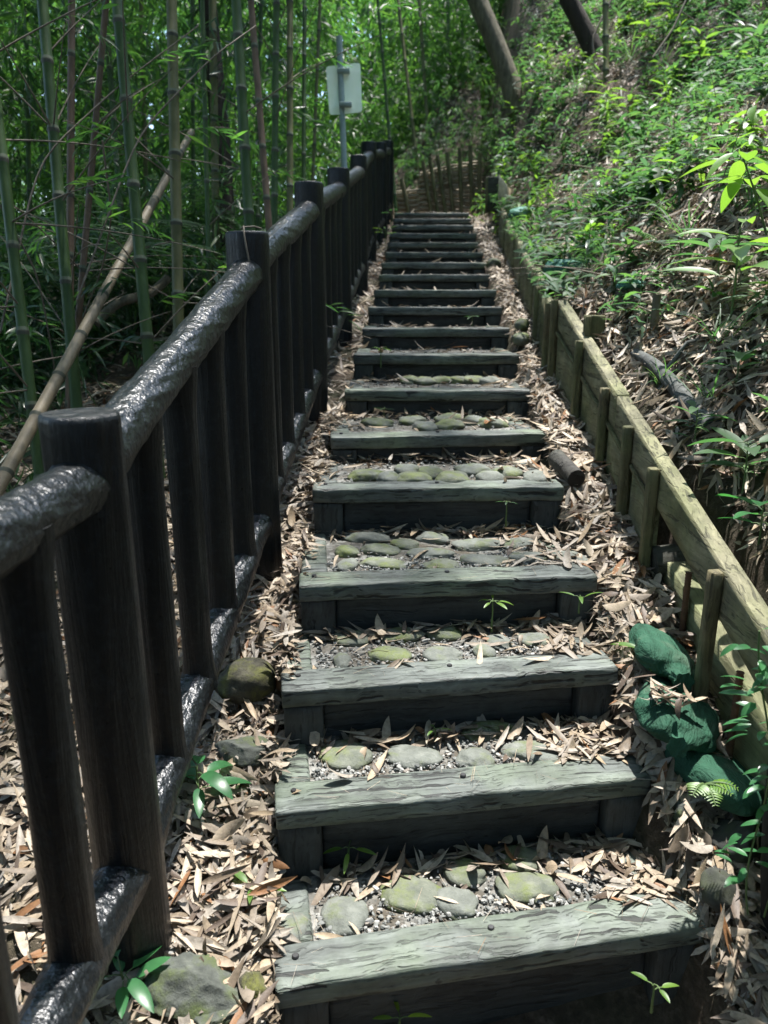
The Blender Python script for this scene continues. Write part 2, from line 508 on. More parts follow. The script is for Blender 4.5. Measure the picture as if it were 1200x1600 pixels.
def bed_mat():
    m, t, out = nt('packed_gravel')
    v = coords(t, (1, 1, 1), False)
    vo = N(t, 'ShaderNodeTexVoronoi'); vo.inputs['Scale'].default_value = 75; L(t, v, vo.inputs['Vector'])
    a = noise(t, v, 8, 5)
    col = ramp(t, vo.outputs['Color'], [(.1, (.05, .05, .045)), (.5, (.13, .13, .12)), (.9, (.24, .235, .215))]).outputs[0]
    col = mix(t, ramp(t, a, [(.4, g(0)), (.65, g(1))]).outputs[0], col, (.07, .06, .045))
    finish(t, out, col, .85, ((vo.outputs['Distance'], -.9, .012), (noise(t, v, 140, 4), .5, .004)), .3)
    return m
M['bed'] = bed_mat()

def simple_mat(name, c1, c2, scale, rough, bump=.3, bd=.003, spec=.4, metal=0, stretch=(1, 1, 1), detail=6):
    m, t, out = nt(name)
    v = coords(t, stretch)
    a = noise(t, v, scale, detail, .65)
    col = ramp(t, a, [(.3, c1), (.7, c2)]).outputs[0]
    p = finish(t, out, col, rough, ((a, bump, bd),), spec)
    p.inputs['Metallic'].default_value = metal
    return m
M['culm_green'] = simple_mat('culm_green', (.03, .06, .02), (.06, .10, .032), 3, .45, .15, .002, spec=.2, stretch=(8, 8, 1.2))
M['culm_olive'] = simple_mat('culm_olive', (.075, .085, .035), (.14, .135, .06), 3, .5, .2, .002, spec=.2, stretch=(8, 8, 1.2))
M['culm_brown'] = simple_mat('culm_brown', (.09, .06, .04), (.17, .12, .08), 3, .6, .2, .002, spec=.2, stretch=(8, 8, 1.2))
M['culm_tan'] = simple_mat('culm_tan', (.12, .095, .055), (.22, .18, .115), 3, .6, .3, .002, stretch=(5, 5, 5))
M['culm_node'] = simple_mat('culm_node', (.03, .035, .022), (.07, .07, .045), 20, .7)
M['culm_bloom'] = simple_mat('culm_bloom', (.085, .105, .07), (.14, .16, .11), 20, .8, spec=.2)
M['rod'] = simple_mat('rod', (.16, .14, .10), (.32, .28, .20), 20, .8, spec=.2)
M['twig'] = simple_mat('twig', (.07, .055, .04), (.2, .17, .13), 15, .8)
M['bark'] = simple_mat('bark', (.045, .04, .026), (.17, .15, .10), 4, .9, .9, .02, stretch=(5, 5, 1.2))
M['bark_dark'] = simple_mat('bark_dark', (.014, .011, .008), (.045, .034, .024), 4, .9, .9, .02, stretch=(5, 5, 1.2))
M['log_bark'] = simple_mat('log_bark', (.03, .032, .03), (.11, .115, .11), 5, .85, .7, .01, stretch=(2, 6, 6))
M['stem'] = simple_mat('stem', (.05, .09, .03), (.09, .14, .04), 10, .6)
M['sandbag'] = None
M['rebar'] = simple_mat('rebar', (.06, .03, .018), (.16, .08, .04), 30, .85, .5, .001)
M['pole_metal'] = simple_mat('pole_metal', (.22, .29, .27), (.33, .40, .38), 12, .5, .1, .001)
M['panel_metal'] = simple_mat('panel_metal', (.76, .88, .68), (.84, .93, .76), 9, .55, .08, .001)
M['bolt'] = simple_mat('bolt', (.012, .012, .012), (.04, .04, .04), 30, .4, .2, .001)
M['net'] = simple_mat('net', (.03, .10, .075), (.08, .22, .17), 40, .7, .8, .006)
def sandbag_mat():
    m, t, out = nt('sandbag_cloth')
    v = coords(t, (1, 1, 1))
    w1 = N(t, 'ShaderNodeTexWave', bands_direction='X'); w1.inputs['Scale'].default_value = 130; L(t, v, w1.inputs[0])
    w2 = N(t, 'ShaderNodeTexWave', bands_direction='Y'); w2.inputs['Scale'].default_value = 130; L(t, v, w2.inputs[0])
    ww = mix(t, .5, w1.outputs[0], w2.outputs[0])
    a = noise(t, v, 7, 6, .65)
    col = ramp(t, a, [(.3, (.012, .042, .024)), (.52, (.02, .078, .045)), (.68, (.055, .095, .062)), (.8, (.085, .08, .06))]).outputs[0]
    wr = noise(t, coords(t, (10, 34, 14)), 1.0, 4, .6, .8)
    finish(t, out, col, .8, ((a, .7, .02), (wr, 1.0, .02), (ww, .3, .0012)), .25)
    return m
M['sandbag'] = sandbag_mat()

ORD = ['first', 'second', 'third', 'fourth', 'fifth', 'sixth', 'seventh', 'eighth', 'ninth', 'tenth', 'eleventh', 'twelfth', 'thirteenth',
       'fourteenth', 'fifteenth', 'sixteenth', 'seventeenth', 'eighteenth', 'nineteenth', 'twentieth']

# ------------------------------------------------------------------ ground
def axis_pts(parts):
    out = []
    for a, b, s in parts: out.append(np.arange(a, b, s))
    return np.concatenate(out + [[parts[-1][1]]])
gx = axis_pts([(-120, -30, 15), (-30, -8, 2), (-8, -2, .25), (-2, 2.2, .035), (2.2, 6, .12), (6, 20, 1), (20, 120, 14)])
gy = axis_pts([(-80, -10, 10), (-10, 0, .8), (0, 1, .15), (1, 5, .04), (5, 13, .08), (13, 30, .5), (30, 150, 12)])
GX, GY = np.meshgrid(gx, gy, indexing='ij')
mb = MB(); mb.add(np.stack((GX, GY, gh(GX, GY)), -1).reshape(-1, 3), grid_faces(len(gx), len(gy)))
tag(mb.build('ground', M['soil']), kind='structure')

# ------------------------------------------------------------------ the flight of steps
def step_point(k, u, v, dz=0):
    """point on the tread of step k: u 0..1 from left to right, v metres back from the front edge"""
    a, b = STEPS[k]
    d = (b - a); ln = np.linalg.norm(d[:2]); d = d / ln
    n = np.array((-d[1], d[0], 0))
    return a + d * (u * ln) + n * v + np.array((0, 0, dz))

STEP_GROUP = 'timber steps of the flight'
BEAM_D, BEAM_H = .125, .058
step_run = []
for k in range(len(STEPS)):
    step_run.append((SD[k + 1] - SD[k]) if k + 1 < len(SD) else .9)
for k, (a, b) in enumerate(STEPS):
    d = b - a; ln = float(np.linalg.norm(d[:2])); yaw = math.atan2(d[1], d[0])
    rise = (SZ[k] - SZ[k - 1]) if k else .22
    run = step_run[k]
    if k == 0: lab = 'lowest timber step, skewed and sunlit, with a wavy cracked front beam'
    elif k == 1: lab = 'second timber step from the bottom, brown leaves heaped on its right end'
    elif k == len(STEPS) - 1: lab = 'topmost dark timber step of the flight, below the woven fence'
    elif k < 4: lab = f'{ORD[k]} timber step from the bottom, sunlit top, cobbles and gravel behind its beam'
    elif k < 8: lab = f'{ORD[k]} timber step from the bottom, shaded, mossy cobbles behind its beam'
    else: lab = f'dark shaded timber step, {ORD[k]} from the bottom of the flight'
    t = thing('timber_step', lab, 'step', a, yaw, STEP_GROUP)
    near = k < 6
    nx = int(ln / (.02 if near else .05))
    m_ = MB(); box(m_, (0, 0, -BEAM_H), (ln, BEAM_D, 0), (nx, 6 if near else 3, 3 if near else 2), .0035, .005, k)
    m_.build('tread_beam', M['step_wood'], t)
    bot = -rise - .06
    bw = .115
    for x0 in (0.004, ln - bw - .004):
        m_ = MB(); box(m_, (x0, .010, bot), (x0 + bw, .115, -BEAM_H - .002), (4, 3, 6), .003, .006, k + 30)
        m_.build('end_block', M['block_wood'], t)
    m_ = MB(); box(m_, (bw + .006, .052, bot), (ln - bw - .006, .085, -BEAM_H - .002), (nx, 1, 5), .004, .004, k + 60)
    m_.build('riser_board', M['riser_wood'], t)
    back = max(.16, run + .045 - (.0 if k > 0 else .03))
    if k + 1 < len(STEPS):
        # side beams run back to the next riser
        for x0 in (.006, ln - .096):
            m_ = MB(); box(m_, (x0, BEAM_D + .004, -.075), (x0 + .09, back, -.005), (3, max(4, int(run / .05)), 2), .004, .007, k + 90)
            o = m_.build('side_beam', M['step_wood'], t)
        # bed
        nu, nv = max(6, int((ln - .2) / .03)), max(4, int((back - BEAM_D) / .03))
        if k > 8: nu, nv = 8, 4
        U, Vv = np.meshgrid(np.linspace(.094, ln - .094, nu), np.linspace(BEAM_D - .01, back + .03, nv), indexing='ij')
        Zb = -.016 + .016 * (fnoise(U * 9 + k * 3, Vv * 9, 3) - .5)
        m_ = MB(); m_.add(np.stack((U, Vv, Zb), -1).reshape(-1, 3), grid_faces(nu, nv))
        m_.build('gravel_bed', M['bed'], t)
    if k < 6:
        for bx in (.05, ln * .5):
            m_ = MB()
            r_ = .0085
            tube(m_, [(bx, BEAM_D * .66, -.004), (bx, BEAM_D * .66, .004), (bx, BEAM_D * .66, .006)], [r_, r_, r_ * .75], 12)
            m_.build('bolt', M['bolt'], t)

# ------------------------------------------------------------------ cobblestones
def pebble_template(n=10, m=8, seed=0, rough=.1, flat=.6):
    u = np.linspace(0, np.pi, m + 1); v = np.linspace(0, 2 * np.pi, n, endpoint=False)
    U, Vv = np.meshgrid(u, v, indexing='ij')
    P = np.stack((np.sin(U) * np.cos(Vv), np.sin(U) * np.sin(Vv), np.cos(U)), -1)
    s = seed * 7.3
    d = 1 + rough * (np.sin(P[..., 0] * 2.3 + s) * np.cos(P[..., 1] * 2.1 + s * 1.7) + .5 * np.sin(P[..., 2] * 4.1 + P[..., 0] * 3.3 + s) + .3 * np.sin(P[..., 1] * 6 + s * 2))
    P = P * d[..., None]; P = np.sign(P) * np.abs(P) ** .92
    P[..., 2] *= flat
    return P.reshape(-1, 3), grid_faces(m + 1, n, True)

def stone(name, label, cat, p, rx, ry, rz_, yaw, mat, seed, group=None, rough=.1, n=28, m=18, tilt=0.0, power=None):
    V, Fc = pebble_template(n, m, seed, rough, 1.0)
    if power:   # angular rock: clip by random planes
        rr = random.Random(seed)
        for q in range(11):
            nrm = np.array((rr.gauss(0, 1), rr.gauss(0, 1), rr.gauss(0, 1))); nrm /= np.linalg.norm(nrm)
            dd = V @ nrm - rr.uniform(.55, .85)
            V = V - np.maximum(dd, 0)[:, None] * nrm * .92
    dn = fnoise(V[:, 0] * 5 + seed, V[:, 1] * 5 + V[:, 2] * 3, seed) - .5
    dn2 = fnoise(V[:, 0] * 2.2 + seed, V[:, 1] * 2.2 + V[:, 2] * 2.7, seed + 4) - .5
    V = V * (1 + dn[:, None] * (.22 if power else .06) + dn2[:, None] * (.1 if power else .22))
    V = V * np.array((rx, ry, rz_))
    mb_ = MB(); mb_.add(V, Fc)
    o = mb_.build(name, mat, None, True, p, (tilt, 0, yaw))
    return tag(o, label, cat, group)

# measured from the photo: px centre, px half-width, half-height, kind
COB = {
 0: [(640,1397,45,26,'m'),(725,1364,33,20,'m'),(824,1388,50,22,'m'),(716,1411,30,17,'g'),(540,1430,32,26,'g'),(450,1452,26,16,'g'),(812,1342,30,12,'m')],
 1: [(541,1181,38,24,'m'),(645,1183,40,19,'g'),(760,1142,40,14,'m'),(742,1188,28,13,'g'),(835,1178,46,17,'g')],
 2: [(552,999,28,15,'m'),(626,993,34,14,'m'),(694,991,24,15,'m'),(607,1024,31,12,'y'),(690,1025,32,11,'g'),(780,1006,20,11,'g'),(838,1002,25,13,'g'),(535,1033,12,8,'g'),(757,1020,15,9,'g')],
 3: [(573,841,36,12,'g'),(543,863,18,9,'m'),(598,860,29,11,'m'),(633,851,21,9,'m'),(671,866,34,13,'g'),(743,852,35,14,'g'),(811,851,28,12,'g'),(677,842,24,7,'g'),
     (600,882,34,9,'y'),(757,876,38,9,'g'),(826,872,30,10,'g'),(543,884,15,8,'g'),(690,885,26,6,'m'),(890,873,26,9,'g')],
 4: [(573,746,28,9,'y'),(634,738,21,8,'g'),(674,742,20,8,'y'),(741,738,28,10,'g'),(794,742,22,8,'m'),(645,752,26,7,'m'),(706,753,24,6,'y'),(606,754,18,6,'g'),(765,754,22,6,'g'),(838,752,20,6,'g')],
 5: [(590,663,24,6,'y'),(643,660,20,6,'m'),(700,657,22,7,'y'),(700,667,24,6,'m'),(742,661,18,6,'g'),(770,664,22,6,'y'),(665,669,18,5,'g')],
 6: [(640,597,14,4,'m'),(664,598,16,5,'y'),(690,594,18,5,'m'),(715,591,18,5,'y'),(738,596,18,5,'m'),(765,598,16,4,'g')],
}
COBM = {'m': ('mossy grey-green', M['cobble']), 'g': ('smooth grey', M['cobble_grey']), 'y': ('yellow-green mossy', M['cobble'])}
COB_PLACED = []
for k, lst in COB.items():
    zt = SZ[k]
    order = sorted(range(len(lst)), key=lambda i: lst[i][0])
    rank = {i: q for q, i in enumerate(order)}
    for i, (px, py, hw, hh, c) in enumerate(lst):
        p = at_height(px, py, zt - .010)
        if k >= 4:   # seen edge on: spread over the tread depth between beam and riser
            lo = SD[k] + BEAM_D + .05; hi = SD[k + 1] - .06
            dd = np.clip(p[1], lo, hi); q_ = ray(px, py); p = np.array((q_[0] / q_[1] * dd, dd, zt - .006))
        zc = p[1] * CP - p[2] * SP
        rx = hw * zc / F
        ry = min(.085, max(.045, hh * zc / F * 1.35)) if k < 4 else random.uniform(.05, .075)
        if k >= 4: rx = max(rx, .045)
        lab = f'{COBM[c][0]} cobblestone in the {ORD[k] if k else "lowest"} tread from the bottom, {ORD[rank[i]]} from left'
        if k == 0: lab = f'{COBM[c][0]} cobblestone in the lowest tread, {ORD[rank[i]]} from left'
        stone('cobblestone', lab, 'cobblestone', p, rx * 1.08, ry * 1.1, .021 if k < 4 else .031, random.uniform(-.25, .25), COBM[c][1], k * 20 + i,
              'cobblestones set in the treads', .12)
        COB_PLACED.append((p[0], p[1], max(rx, ry)))

# ------------------------------------------------------------------ gravel (stuff)
def chip(seed):
    V, Fc = pebble_template(7, 5, seed, .1, 1.0); rr = random.Random(seed)
    for q in range(9):
        nrm = np.array((rr.gauss(0, 1), rr.gauss(0, 1), rr.gauss(0, 1))); nrm /= np.linalg.norm(nrm)
        V = V - np.maximum(V @ nrm - rr.uniform(.4, .8), 0)[:, None] * nrm
    return V * np.array((1.2, .9, .65)), Fc
mb = MB(); temps = [chip(s) for s in range(8)]
P_ = []; S_ = []
for k in range(0, 8):
    a, b = STEPS[k]; ln = np.linalg.norm((b - a)[:2])
    n = [1100, 900, 900, 800, 450, 250, 150, 80][k]
    for _ in range(n):
        u = random.uniform(.1, .93); v = BEAM_D + abs(random.gauss(0, .10)) + .004 if k < 4 else random.uniform(BEAM_D, step_run[k])
        if v > step_run[k] + .03: continue
        P_.append(step_point(k, u, v, -.012 + random.uniform(0, .008))); S_.append(random.choice((.003, .004, .0045, .005, .006, .009)) * random.uniform(.8, 1.2))
for _ in range(500):
    x = random.uniform(-.55, -.2); y = random.uniform(1.2, 2.6)
    P_.append((x, y, float(gh(x, y)))); S_.append(random.uniform(.004, .014))
P_ = np.array(P_); S_ = np.array(S_)
scatter(mb, temps, P_, rot_from(RNG.uniform(0, 6.28, len(P_)), RNG.uniform(-.5, .5, len(P_)), RNG.uniform(-.5, .5, len(P_))), S_)
tag(mb.build('gravel', M['gravel'], None, False), 'loose grey gravel strewn between cobbles on the treads', 'gravel', None, 'stuff')

# ------------------------------------------------------------------ log railing
POSTS = [(-.62, .06, -.42), (-.572, 1.44, -.218), (-.482, 2.856, .202), (-.3835, 4.21, .534), (-.308, 5.64, .803), (-.218, 7.13, 1.116),
         (-.158, 8.64, 1.48), (-.04, 10.06, 1.72), (.05, 11.3, 1.95)]
rail_t = thing('log_railing', 'dark glossy log-shaped railing climbing along the left of the steps', 'railing', (POSTS[1][0], POSTS[1][1], -1.47))
def loc(p): return np.asarray(p) - np.array((POSTS[1][0], POSTS[1][1], -1.47))
def bark_disp(amp, fr, seed, asp=2.0):
    def f(i, th, P):
        s = np.linalg.norm(P - P[0], axis=1)[:, None]
        a = np.cos(th) * 1.1; b = np.sin(th) * 1.1
        n1 = fnoise(s * fr + a * 2.2 + seed, b * 2.2 * asp + a * asp, seed, 4)
        n2 = fnoise(s * fr * 2.6 + a * 5, b * 5 + a * 3 + 3, seed + 5, 2)
        return amp * (n1 - .5) * 2 + amp * .55 * (n2 - .5)
    return f
def grain_disp(amp, seed):
    def f(i, th, P):
        s = np.linalg.norm(P - P[0], axis=1)[:, None]
        n1 = vnoise(th / (2 * np.pi) * 15 + 0 * s, s * 2.2, seed) + .5 * vnoise(th / (2 * np.pi) * 37 + 0 * s, s * 4, seed + 2)
        w = np.cos(th * 2 + seed) * .3
        return amp * (n1 - .75) + amp * w
    return f
def post_base(x, y): return float(gl(y)) - .12
PR = .073
for k, (x, y, zt) in enumerate(POSTS):
    zb = post_base(x, y)
    n = 46 if k < 4 else 16
    zz = np.linspace(zb, zt - .012, n)
    pts = [(x, y, z) for z in zz] + [(x, y, zt - .004), (x, y, zt)]
    rr = [PR * (1 + .05 * (1 - (z - zb) / (zt - zb))) for z in zz] + [PR * .975, PR * .90]
    m_ = MB(); tube(m_, [loc(p) for p in pts], rr, 44 if k < 4 else 18, True, grain_disp(.006, k * 3 + 1), sq=.025)
    o = m_.build('post', M['fence_post'], rail_t)
def seg_pts(p, q, n, sag=0.0):
    p = np.array(p); q = np.array(q); t_ = np.linspace(0, 1, n)[:, None]
    return p * (1 - t_) + q * t_
RAIL_DROP, RR = .135, .053
LOWZ = .235
def rail_z(k, low=False):
    x, y, zt = POSTS[k]
    return (float(gl(y)) + LOWZ) if low else zt - RAIL_DROP
for k in range(len(POSTS) - 1):
    a, b = POSTS[k], POSTS[k + 1]
    for low in (False, True):
        za, zb_ = rail_z(k, low), rail_z(k + 1, low)
        if k == 0: za = zb_ - (.02 if not low else -.03)
        elif not low: za += .02
        near = k < 4
        n = (150 if k < 3 else 60) if near else 16
        pts = seg_pts((a[0], a[1], za), (b[0], b[1], zb_), n)
        s = np.linspace(0, 1, n)
        rr = ((RR if k else RR * .93) if not low else .052) * (1 + .18 * np.exp(-(s / .07) ** 2) + .18 * np.exp(-((1 - s) / .07) ** 2) + .04 * np.sin(s * 9 + k))
        m_ = MB(); tube(m_, [loc(p) for p in pts], rr, 72 if k < 3 else (30 if near else 14), True, bark_disp(.0045 if not low else .004, 12, 11 + k + 40 * low))
        m_.build('top_rail' if not low else 'bottom_rail', M['fence_rail'], rail_t)
    nb = 4
    for i in range(1, nb + 1):
        s = i / (nb + 1)
        x, y = a[0] + (b[0] - a[0]) * s, a[1] + (b[1] - a[1]) * s
        if y < .7: continue
        za, zb_ = rail_z(k, True), rail_z(k + 1, True)
        if k == 0: za = zb_ + .03
        zl_ = za + (zb_ - za) * s
        za, zb_ = rail_z(k), rail_z(k + 1)
        if k == 0: za = zb_ - .02
        zh = za + (zb_ - za) * s
        n = 40 if k < 3 else 14
        zz = np.linspace(zl_ - .02, zh, n)
        q = np.linspace(0, 1, n)
        rr = .044 * (1 + .22 * np.exp(-(q / .06) ** 2) + .22 * np.exp(-((1 - q) / .08) ** 2))
        m_ = MB(); tube(m_, [loc((x, y, z)) for z in zz], rr, 32 if k < 3 else 12, True, grain_disp(.006, k * 7 + i))
        m_.build('baluster', M['fence_post'], rail_t)
# bit of dry vine hanging over the second post
mb = MB(); x, y, zt = POSTS[2]
tube(mb, [(x - .02, y + .02, zt + .012), (x + .0, y - .05, zt + .014), (x + .005, y - PR - .008, zt - .01), (x + .012, y - PR - .012, zt - .06), (x + .02, y - PR - .01, zt - .11)], .0035, 6)
tube(mb, [(x + .0, y - .04, zt + .012), (x + .03, y - .02, zt + .016), (x + .05, y + .02, zt + .012)], .003, 6)
tag(mb.build('dry_stalk', M['twig']), 'thin brown dry stalk draped over the top of the railing post', 'stalk')

# ------------------------------------------------------------------ retaining boards on the right
wall = thing('board_retaining_wall', 'mossy timber board retaining wall with upright stakes, right of the steps', 'retaining wall', (.94, 2.6, -.95))
O_ = np.array((.94, 2.6, -.95))
def shear_box(mb_, x0, x1, y0, y1, zlo, zhi, n=20, jit=.003, seed=0):
    """board following the slope: zlo, zhi functions of y"""
    m2 = MB(); box(m2, (x0, y0, 0), (x1, y1, 1), (2, n, 4), 0, .004, seed)
    for V in m2.V:
        f = np.clip(V[:, 2], 0, 1)
        z0 = np.array([zlo(y) for y in V[:, 1]]); z1 = np.array([zhi(y) for y in V[:, 1]])
        V[:, 0] += (fnoise(V[:, 1] * 3, f * 2, seed) - .5) * jit * 2
        V[:, 2] = z0 + (z1 - z0) * f + (fnoise(V[:, 1] * 7, V[:, 0] * 9, seed + 3) - .5) * jit * 2
        V -= O_
    base = mb_.n
    mb_.V += m2.V; mb_.Q += [q + base for q in m2.Q]; mb_.mq += m2.mq; mb_.n += m2.n
    return mb_
def wtop(y): return -.82 + .296 * (y - 1.72)
m_ = MB(); shear_box(m_, .943, .993, 1.35, 3.12, lambda y: wtop(y) - .145, lambda y: wtop(y), 40); m_.build('top_board', M['board_wood'], wall)
m_ = MB(); shear_box(m_, .945, .995, 3.124, 4.33, lambda y: wtop(y) - .145, lambda y: wtop(y) + .004, 30, seed=4); m_.build('top_board', M['board_wood'], wall)
ST = [(2.01, .511), (2.57, .405), (2.88, .40), (3.23, .395), (3.71, .41), (4.31, .42)]
for i, (y, h) in enumerate(ST):
    zb = float(gr(y)) - .12; zt = wtop(y) + (-.012 if i < 4 else .01)
    if i == 5: zt = wtop(y) + .012
    m_ = MB(); box(m_, np.array((.906, y - .017, zb)) - O_, np.array((.9415, y + .017, zt)) - O_, (3, 3, 12), .003, .004, i)
    m_.build('stake', M['stake_wood'], wall)
for i in range(1, len(ST) - 1):
    y0, y1 = ST[i][0] + .0225, ST[i + 1][0] - .0225
    m_ = MB(); shear_box(m_, .946, .970, y0, y1, lambda y: float(gr(y)) - .1, lambda y: wtop(y) - .148, 12, .002, i + 7); m_.build('panel_board', M['olive_board'], wall)
    m_ = MB(); shear_box(m_, .932, .944, y0, y1, lambda y: wtop(y) - .160, lambda y: wtop(y) - .1465, 12, .001, i + 17); m_.build('batten', M['stake_wood'], wall)
# lower beam
lb = thing('lower_retaining_beam', 'thick moss-stained timber beam below the open end of the board wall', 'beam', (1.04, 2.2, -1.0))
O_ = np.array((1.04, 2.2, -1.0))
def lz(y): return -.895 + (y - 2.55) * .207
m_ = MB(); shear_box(m_, .985, 1.065, 1.45, 2.56, lambda y: lz(y) - .30, lz, 24, .004, 3); m_.build('beam_body', M['olive_board'], lb)
# dark crosswise timber behind the opening
mb = MB(); p0 = at_depth(1018, 878, 2.72); p1 = np.array((1.9, 2.66, p0[2] + .1))
tube(mb, seg_pts(p0, p1, 18), .055, 16, True, bark_disp(.006, 5, 3))
tag(mb.build('dark_timber', M['dark_wood']), 'dark weathered log end lying crosswise under the board wall', 'timber')
# upper edging boards
pts = [(4.36, -.30), (5.0, None), (5.7, None), (6.5, None), (7.4, None), (8.3, None), (9.3, None)]
UPL = ['low mossy edging board next above the tall board wall', 'second mossy edging board above the tall board wall', 'third mossy edging board up the right side',
       'fourth weathered edging board up the right side', 'fifth edging board up the right side, half buried in leaves', 'topmost edging board on the right, near the upper landing']
for i in range(6):
    y0, y1 = pts[i][0], pts[i + 1][0] - .02
    x0, x1 = float(xw(y0)), float(xw(y1))
    t = thing('edging_board', UPL[i], 'edging board', ((x0 + x1) / 2, (y0 + y1) / 2, float(gr((y0 + y1) / 2))), math.atan2(y1 - y0, x1 - x0) - math.pi / 2, 'edging boards up the right side')
    ln = math.hypot(x1 - x0, y1 - y0); sl = (float(wt(y1)) - float(wt(y0))) / ln
    zm = float(wt((y0 + y1) / 2)) - float(gr((y0 + y1) / 2))
    m_ = MB(); box(m_, (-.02, -ln / 2, -.42), (.02, ln / 2, 0), (1, 12, 4), .004, .004, i)
    for V in m_.V:
        V[:, 2] += zm + .0 + sl * V[:, 1] + (.02 * (i % 2))
        V[:, 0] += (.03 if i % 2 else -.015) * (V[:, 1] / ln) + .05 * np.clip(V[:, 2] - zm + .2, -1, .4) * .3
    m_.build('board', M['board_wood'], t)
    if i > 1: continue
    m_ = MB(); yy = -ln / 2 + .05; box(m_, (-.06, yy, -.25), (-.022, yy + .045, zm + sl * yy + .01), (2, 2, 8), .003, .004, i + 50); m_.build('stake', M['stake_wood'], t)
def stub(px, py0, py1, w, name, label, mat, zc=None, depth=.05, lean=0):
    b = on_ground(px, py1) if zc is None else at_depth(px, py1, zc)
    z = b[1] * CP - b[2] * SP
    h = (py1 - py0) * z / F
    ww = w * z / F
    t = thing(name, label, 'post', b, lean)
    m_ = MB()
    if name == 'post_stub':
        tube(m_, [(0, 0, q) for q in np.linspace(-.1, h, 12)], ww / 2, 14, True, grain_disp(.003, px)); m_.build('shaft', mat, t)
        m_ = MB(); tube(m_, [(0, 0, h + .001), (0, 0, h + .004)], ww / 2 * .97, 14); m_.build('cut_end', M['stake_wood'], t)
    else:
        box(m_, (-ww / 2, 0, -.1), (ww / 2, depth, h), (3, 2, 6), .003, .004, px); m_.build('board', mat, t)
        m_ = MB(); box(m_, (-ww / 2 - .006, -.012, -.08), (-ww / 2 + .02, -.002, h * .97), (1, 1, 4), .002, .002, px); m_.build('batten', M['stake_wood'], t)
    return t
stub(1021, 462, 520, 13, 'post_stub', 'short round green-barked post stub standing in the bank leaves', M['bark'])
stub(929, 494, 535, 30, 'board_stub', 'square-topped dark board stub behind the board wall', M['stake_wood'], depth=.06)
stub(862, 397, 425, 26, 'board_stub', 'dark board end sticking out of the green netting', M['dark_wood'], depth=.06)
stub(770, 279, 318, 22, 'board_stub', 'weathered upright board beside the pale plank at the upper landing', M['dark_wood'], zc=9.3, depth=.08)
p = at_depth(786, 300, 8.5)
mb = MB(); box(mb, (-.05, -.02, -.17), (.05, .5, .12), (2, 4, 3), .003, .004, 2)
for V in mb.V: V[:, 2] += -.06 * (V[:, 0] / .05)
tag(mb.build('pale_plank', M['sunlit_wood'], None, True, p, (0, 0, -.25)), 'pale cut plank end coloured sunlit-bright beside the top of the steps', 'plank')

# rebar stakes
for i, (x, y, z0, z1, lab) in enumerate(((.972, 2.30, -1.15, -.86, 'rusty ribbed steel bar standing beside the uppermost green sandbag'),
                                         (.955, 1.86, -1.3, -.98, 'rusty ribbed steel bar standing behind the lowest green sandbag'))):
    n = 60; zz = np.linspace(z0, z1, n)
    mb = MB(); tube(mb, [(x, y, z) for z in zz], .009 + .0022 * (np.arange(n) % 2), 10)
    tag(mb.build('rebar_stake', M['rebar']), lab, 'steel bar', 'rusty steel bars by the sandbags')

# dark foreground post at the right edge
def px_line(p0, p1, zc0, zc1, n): return seg_pts(at_depth(*p0, zc0), at_depth(*p1, zc1), n)
xb, yb = .80, 1.30
vb = at_depth(1186, 1600, 1.95)
vt = at_depth(1222, 985, 1.70)
fp = thing('vine_post', 'dark rough timber post at the right edge, overgrown by a small-leaved vine', 'post', tuple(vb))
m_ = MB(); zz = np.linspace(-.12, 1.0, 26); dv = vt - vb
tube(m_, [dv * z + np.array((.045 + .006 * math.sin(z * 5), 0, 0)) for z in zz], .042, 24, True, grain_disp(.006, 3)); m_.build('shaft', M['post_wood'], fp)
m_ = MB(); tube(m_, [dv * z + np.array((-.012 + .006 * math.sin(z * 9), -.03, 0)) for z in zz], .015, 10, True, grain_disp(.003, 8)); m_.build('side_pole', M['post_wood'], fp)

# sandbags
def sandbag(label, p, rx, ry, rz_, yaw, pitch, seed):
    n, m = 64, 40
    u = np.linspace(0, np.pi, m + 1); v = np.linspace(0, 2 * np.pi, n, endpoint=False)
    U, Vv = np.meshgrid(u, v, indexing='ij')
    P = np.stack((np.sin(U) * np.cos(Vv), np.sin(U) * np.sin(Vv), np.cos(U)), -1)
    P = np.sign(P) * np.abs(P) ** .72
    pinch = 1 - .28 * np.abs(P[..., 0]) ** 4
    P[..., 1] *= pinch; P[..., 2] *= 1 - .45 * np.abs(P[..., 0]) ** 4
    fold = -.05 * np.exp(-((P[..., 0] - .15 * P[..., 1] + .2) / .10) ** 2) + .16 * (fnoise(P[..., 0] * 2.2 + seed, P[..., 1] * 2.2 + P[..., 2], seed) - .5) + .03 * np.sin(P[..., 0] * 11 + P[..., 1] * 4 + seed) * np.abs(P[..., 0]) ** 3
    P = P * (1 + fold[..., None] * 2)
    V = P.reshape(-1, 3) * np.array((rx, ry, rz_))
    t = thing('sandbag', label, 'sandbag', p, yaw, 'green sandbags under the board wall')
    m_ = MB(); m_.add(V, grid_faces(m + 1, n, True)); o = m_.build('bag_body', M['sandbag'], t); o.rotation_euler = (pitch, 0, 0)
    m_ = MB(); a_ = np.linspace(0, 1, 12)
    tube(m_, [(rx * (-.5 + q), -ry * .35 + .02 * math.sin(q * 3), rz_ * .93 * (1 - .5 * abs(q - .5) ** 2)) for q in a_], .0035, 6)
    m_.build('seam', M['sandbag'], o)
    m_ = MB(); q = np.linspace(0, 1, 9)
    tube(m_, [(-rx * .93 - .055 * f, 0, .012 * f) for f in q], .012 + .022 * np.abs(q - .35) ** .8, 20, True, lambda i, th, P: .004 * np.cos(th * 6) + 0 * i)
    m_.build('tied_end', M['sandbag'], o)
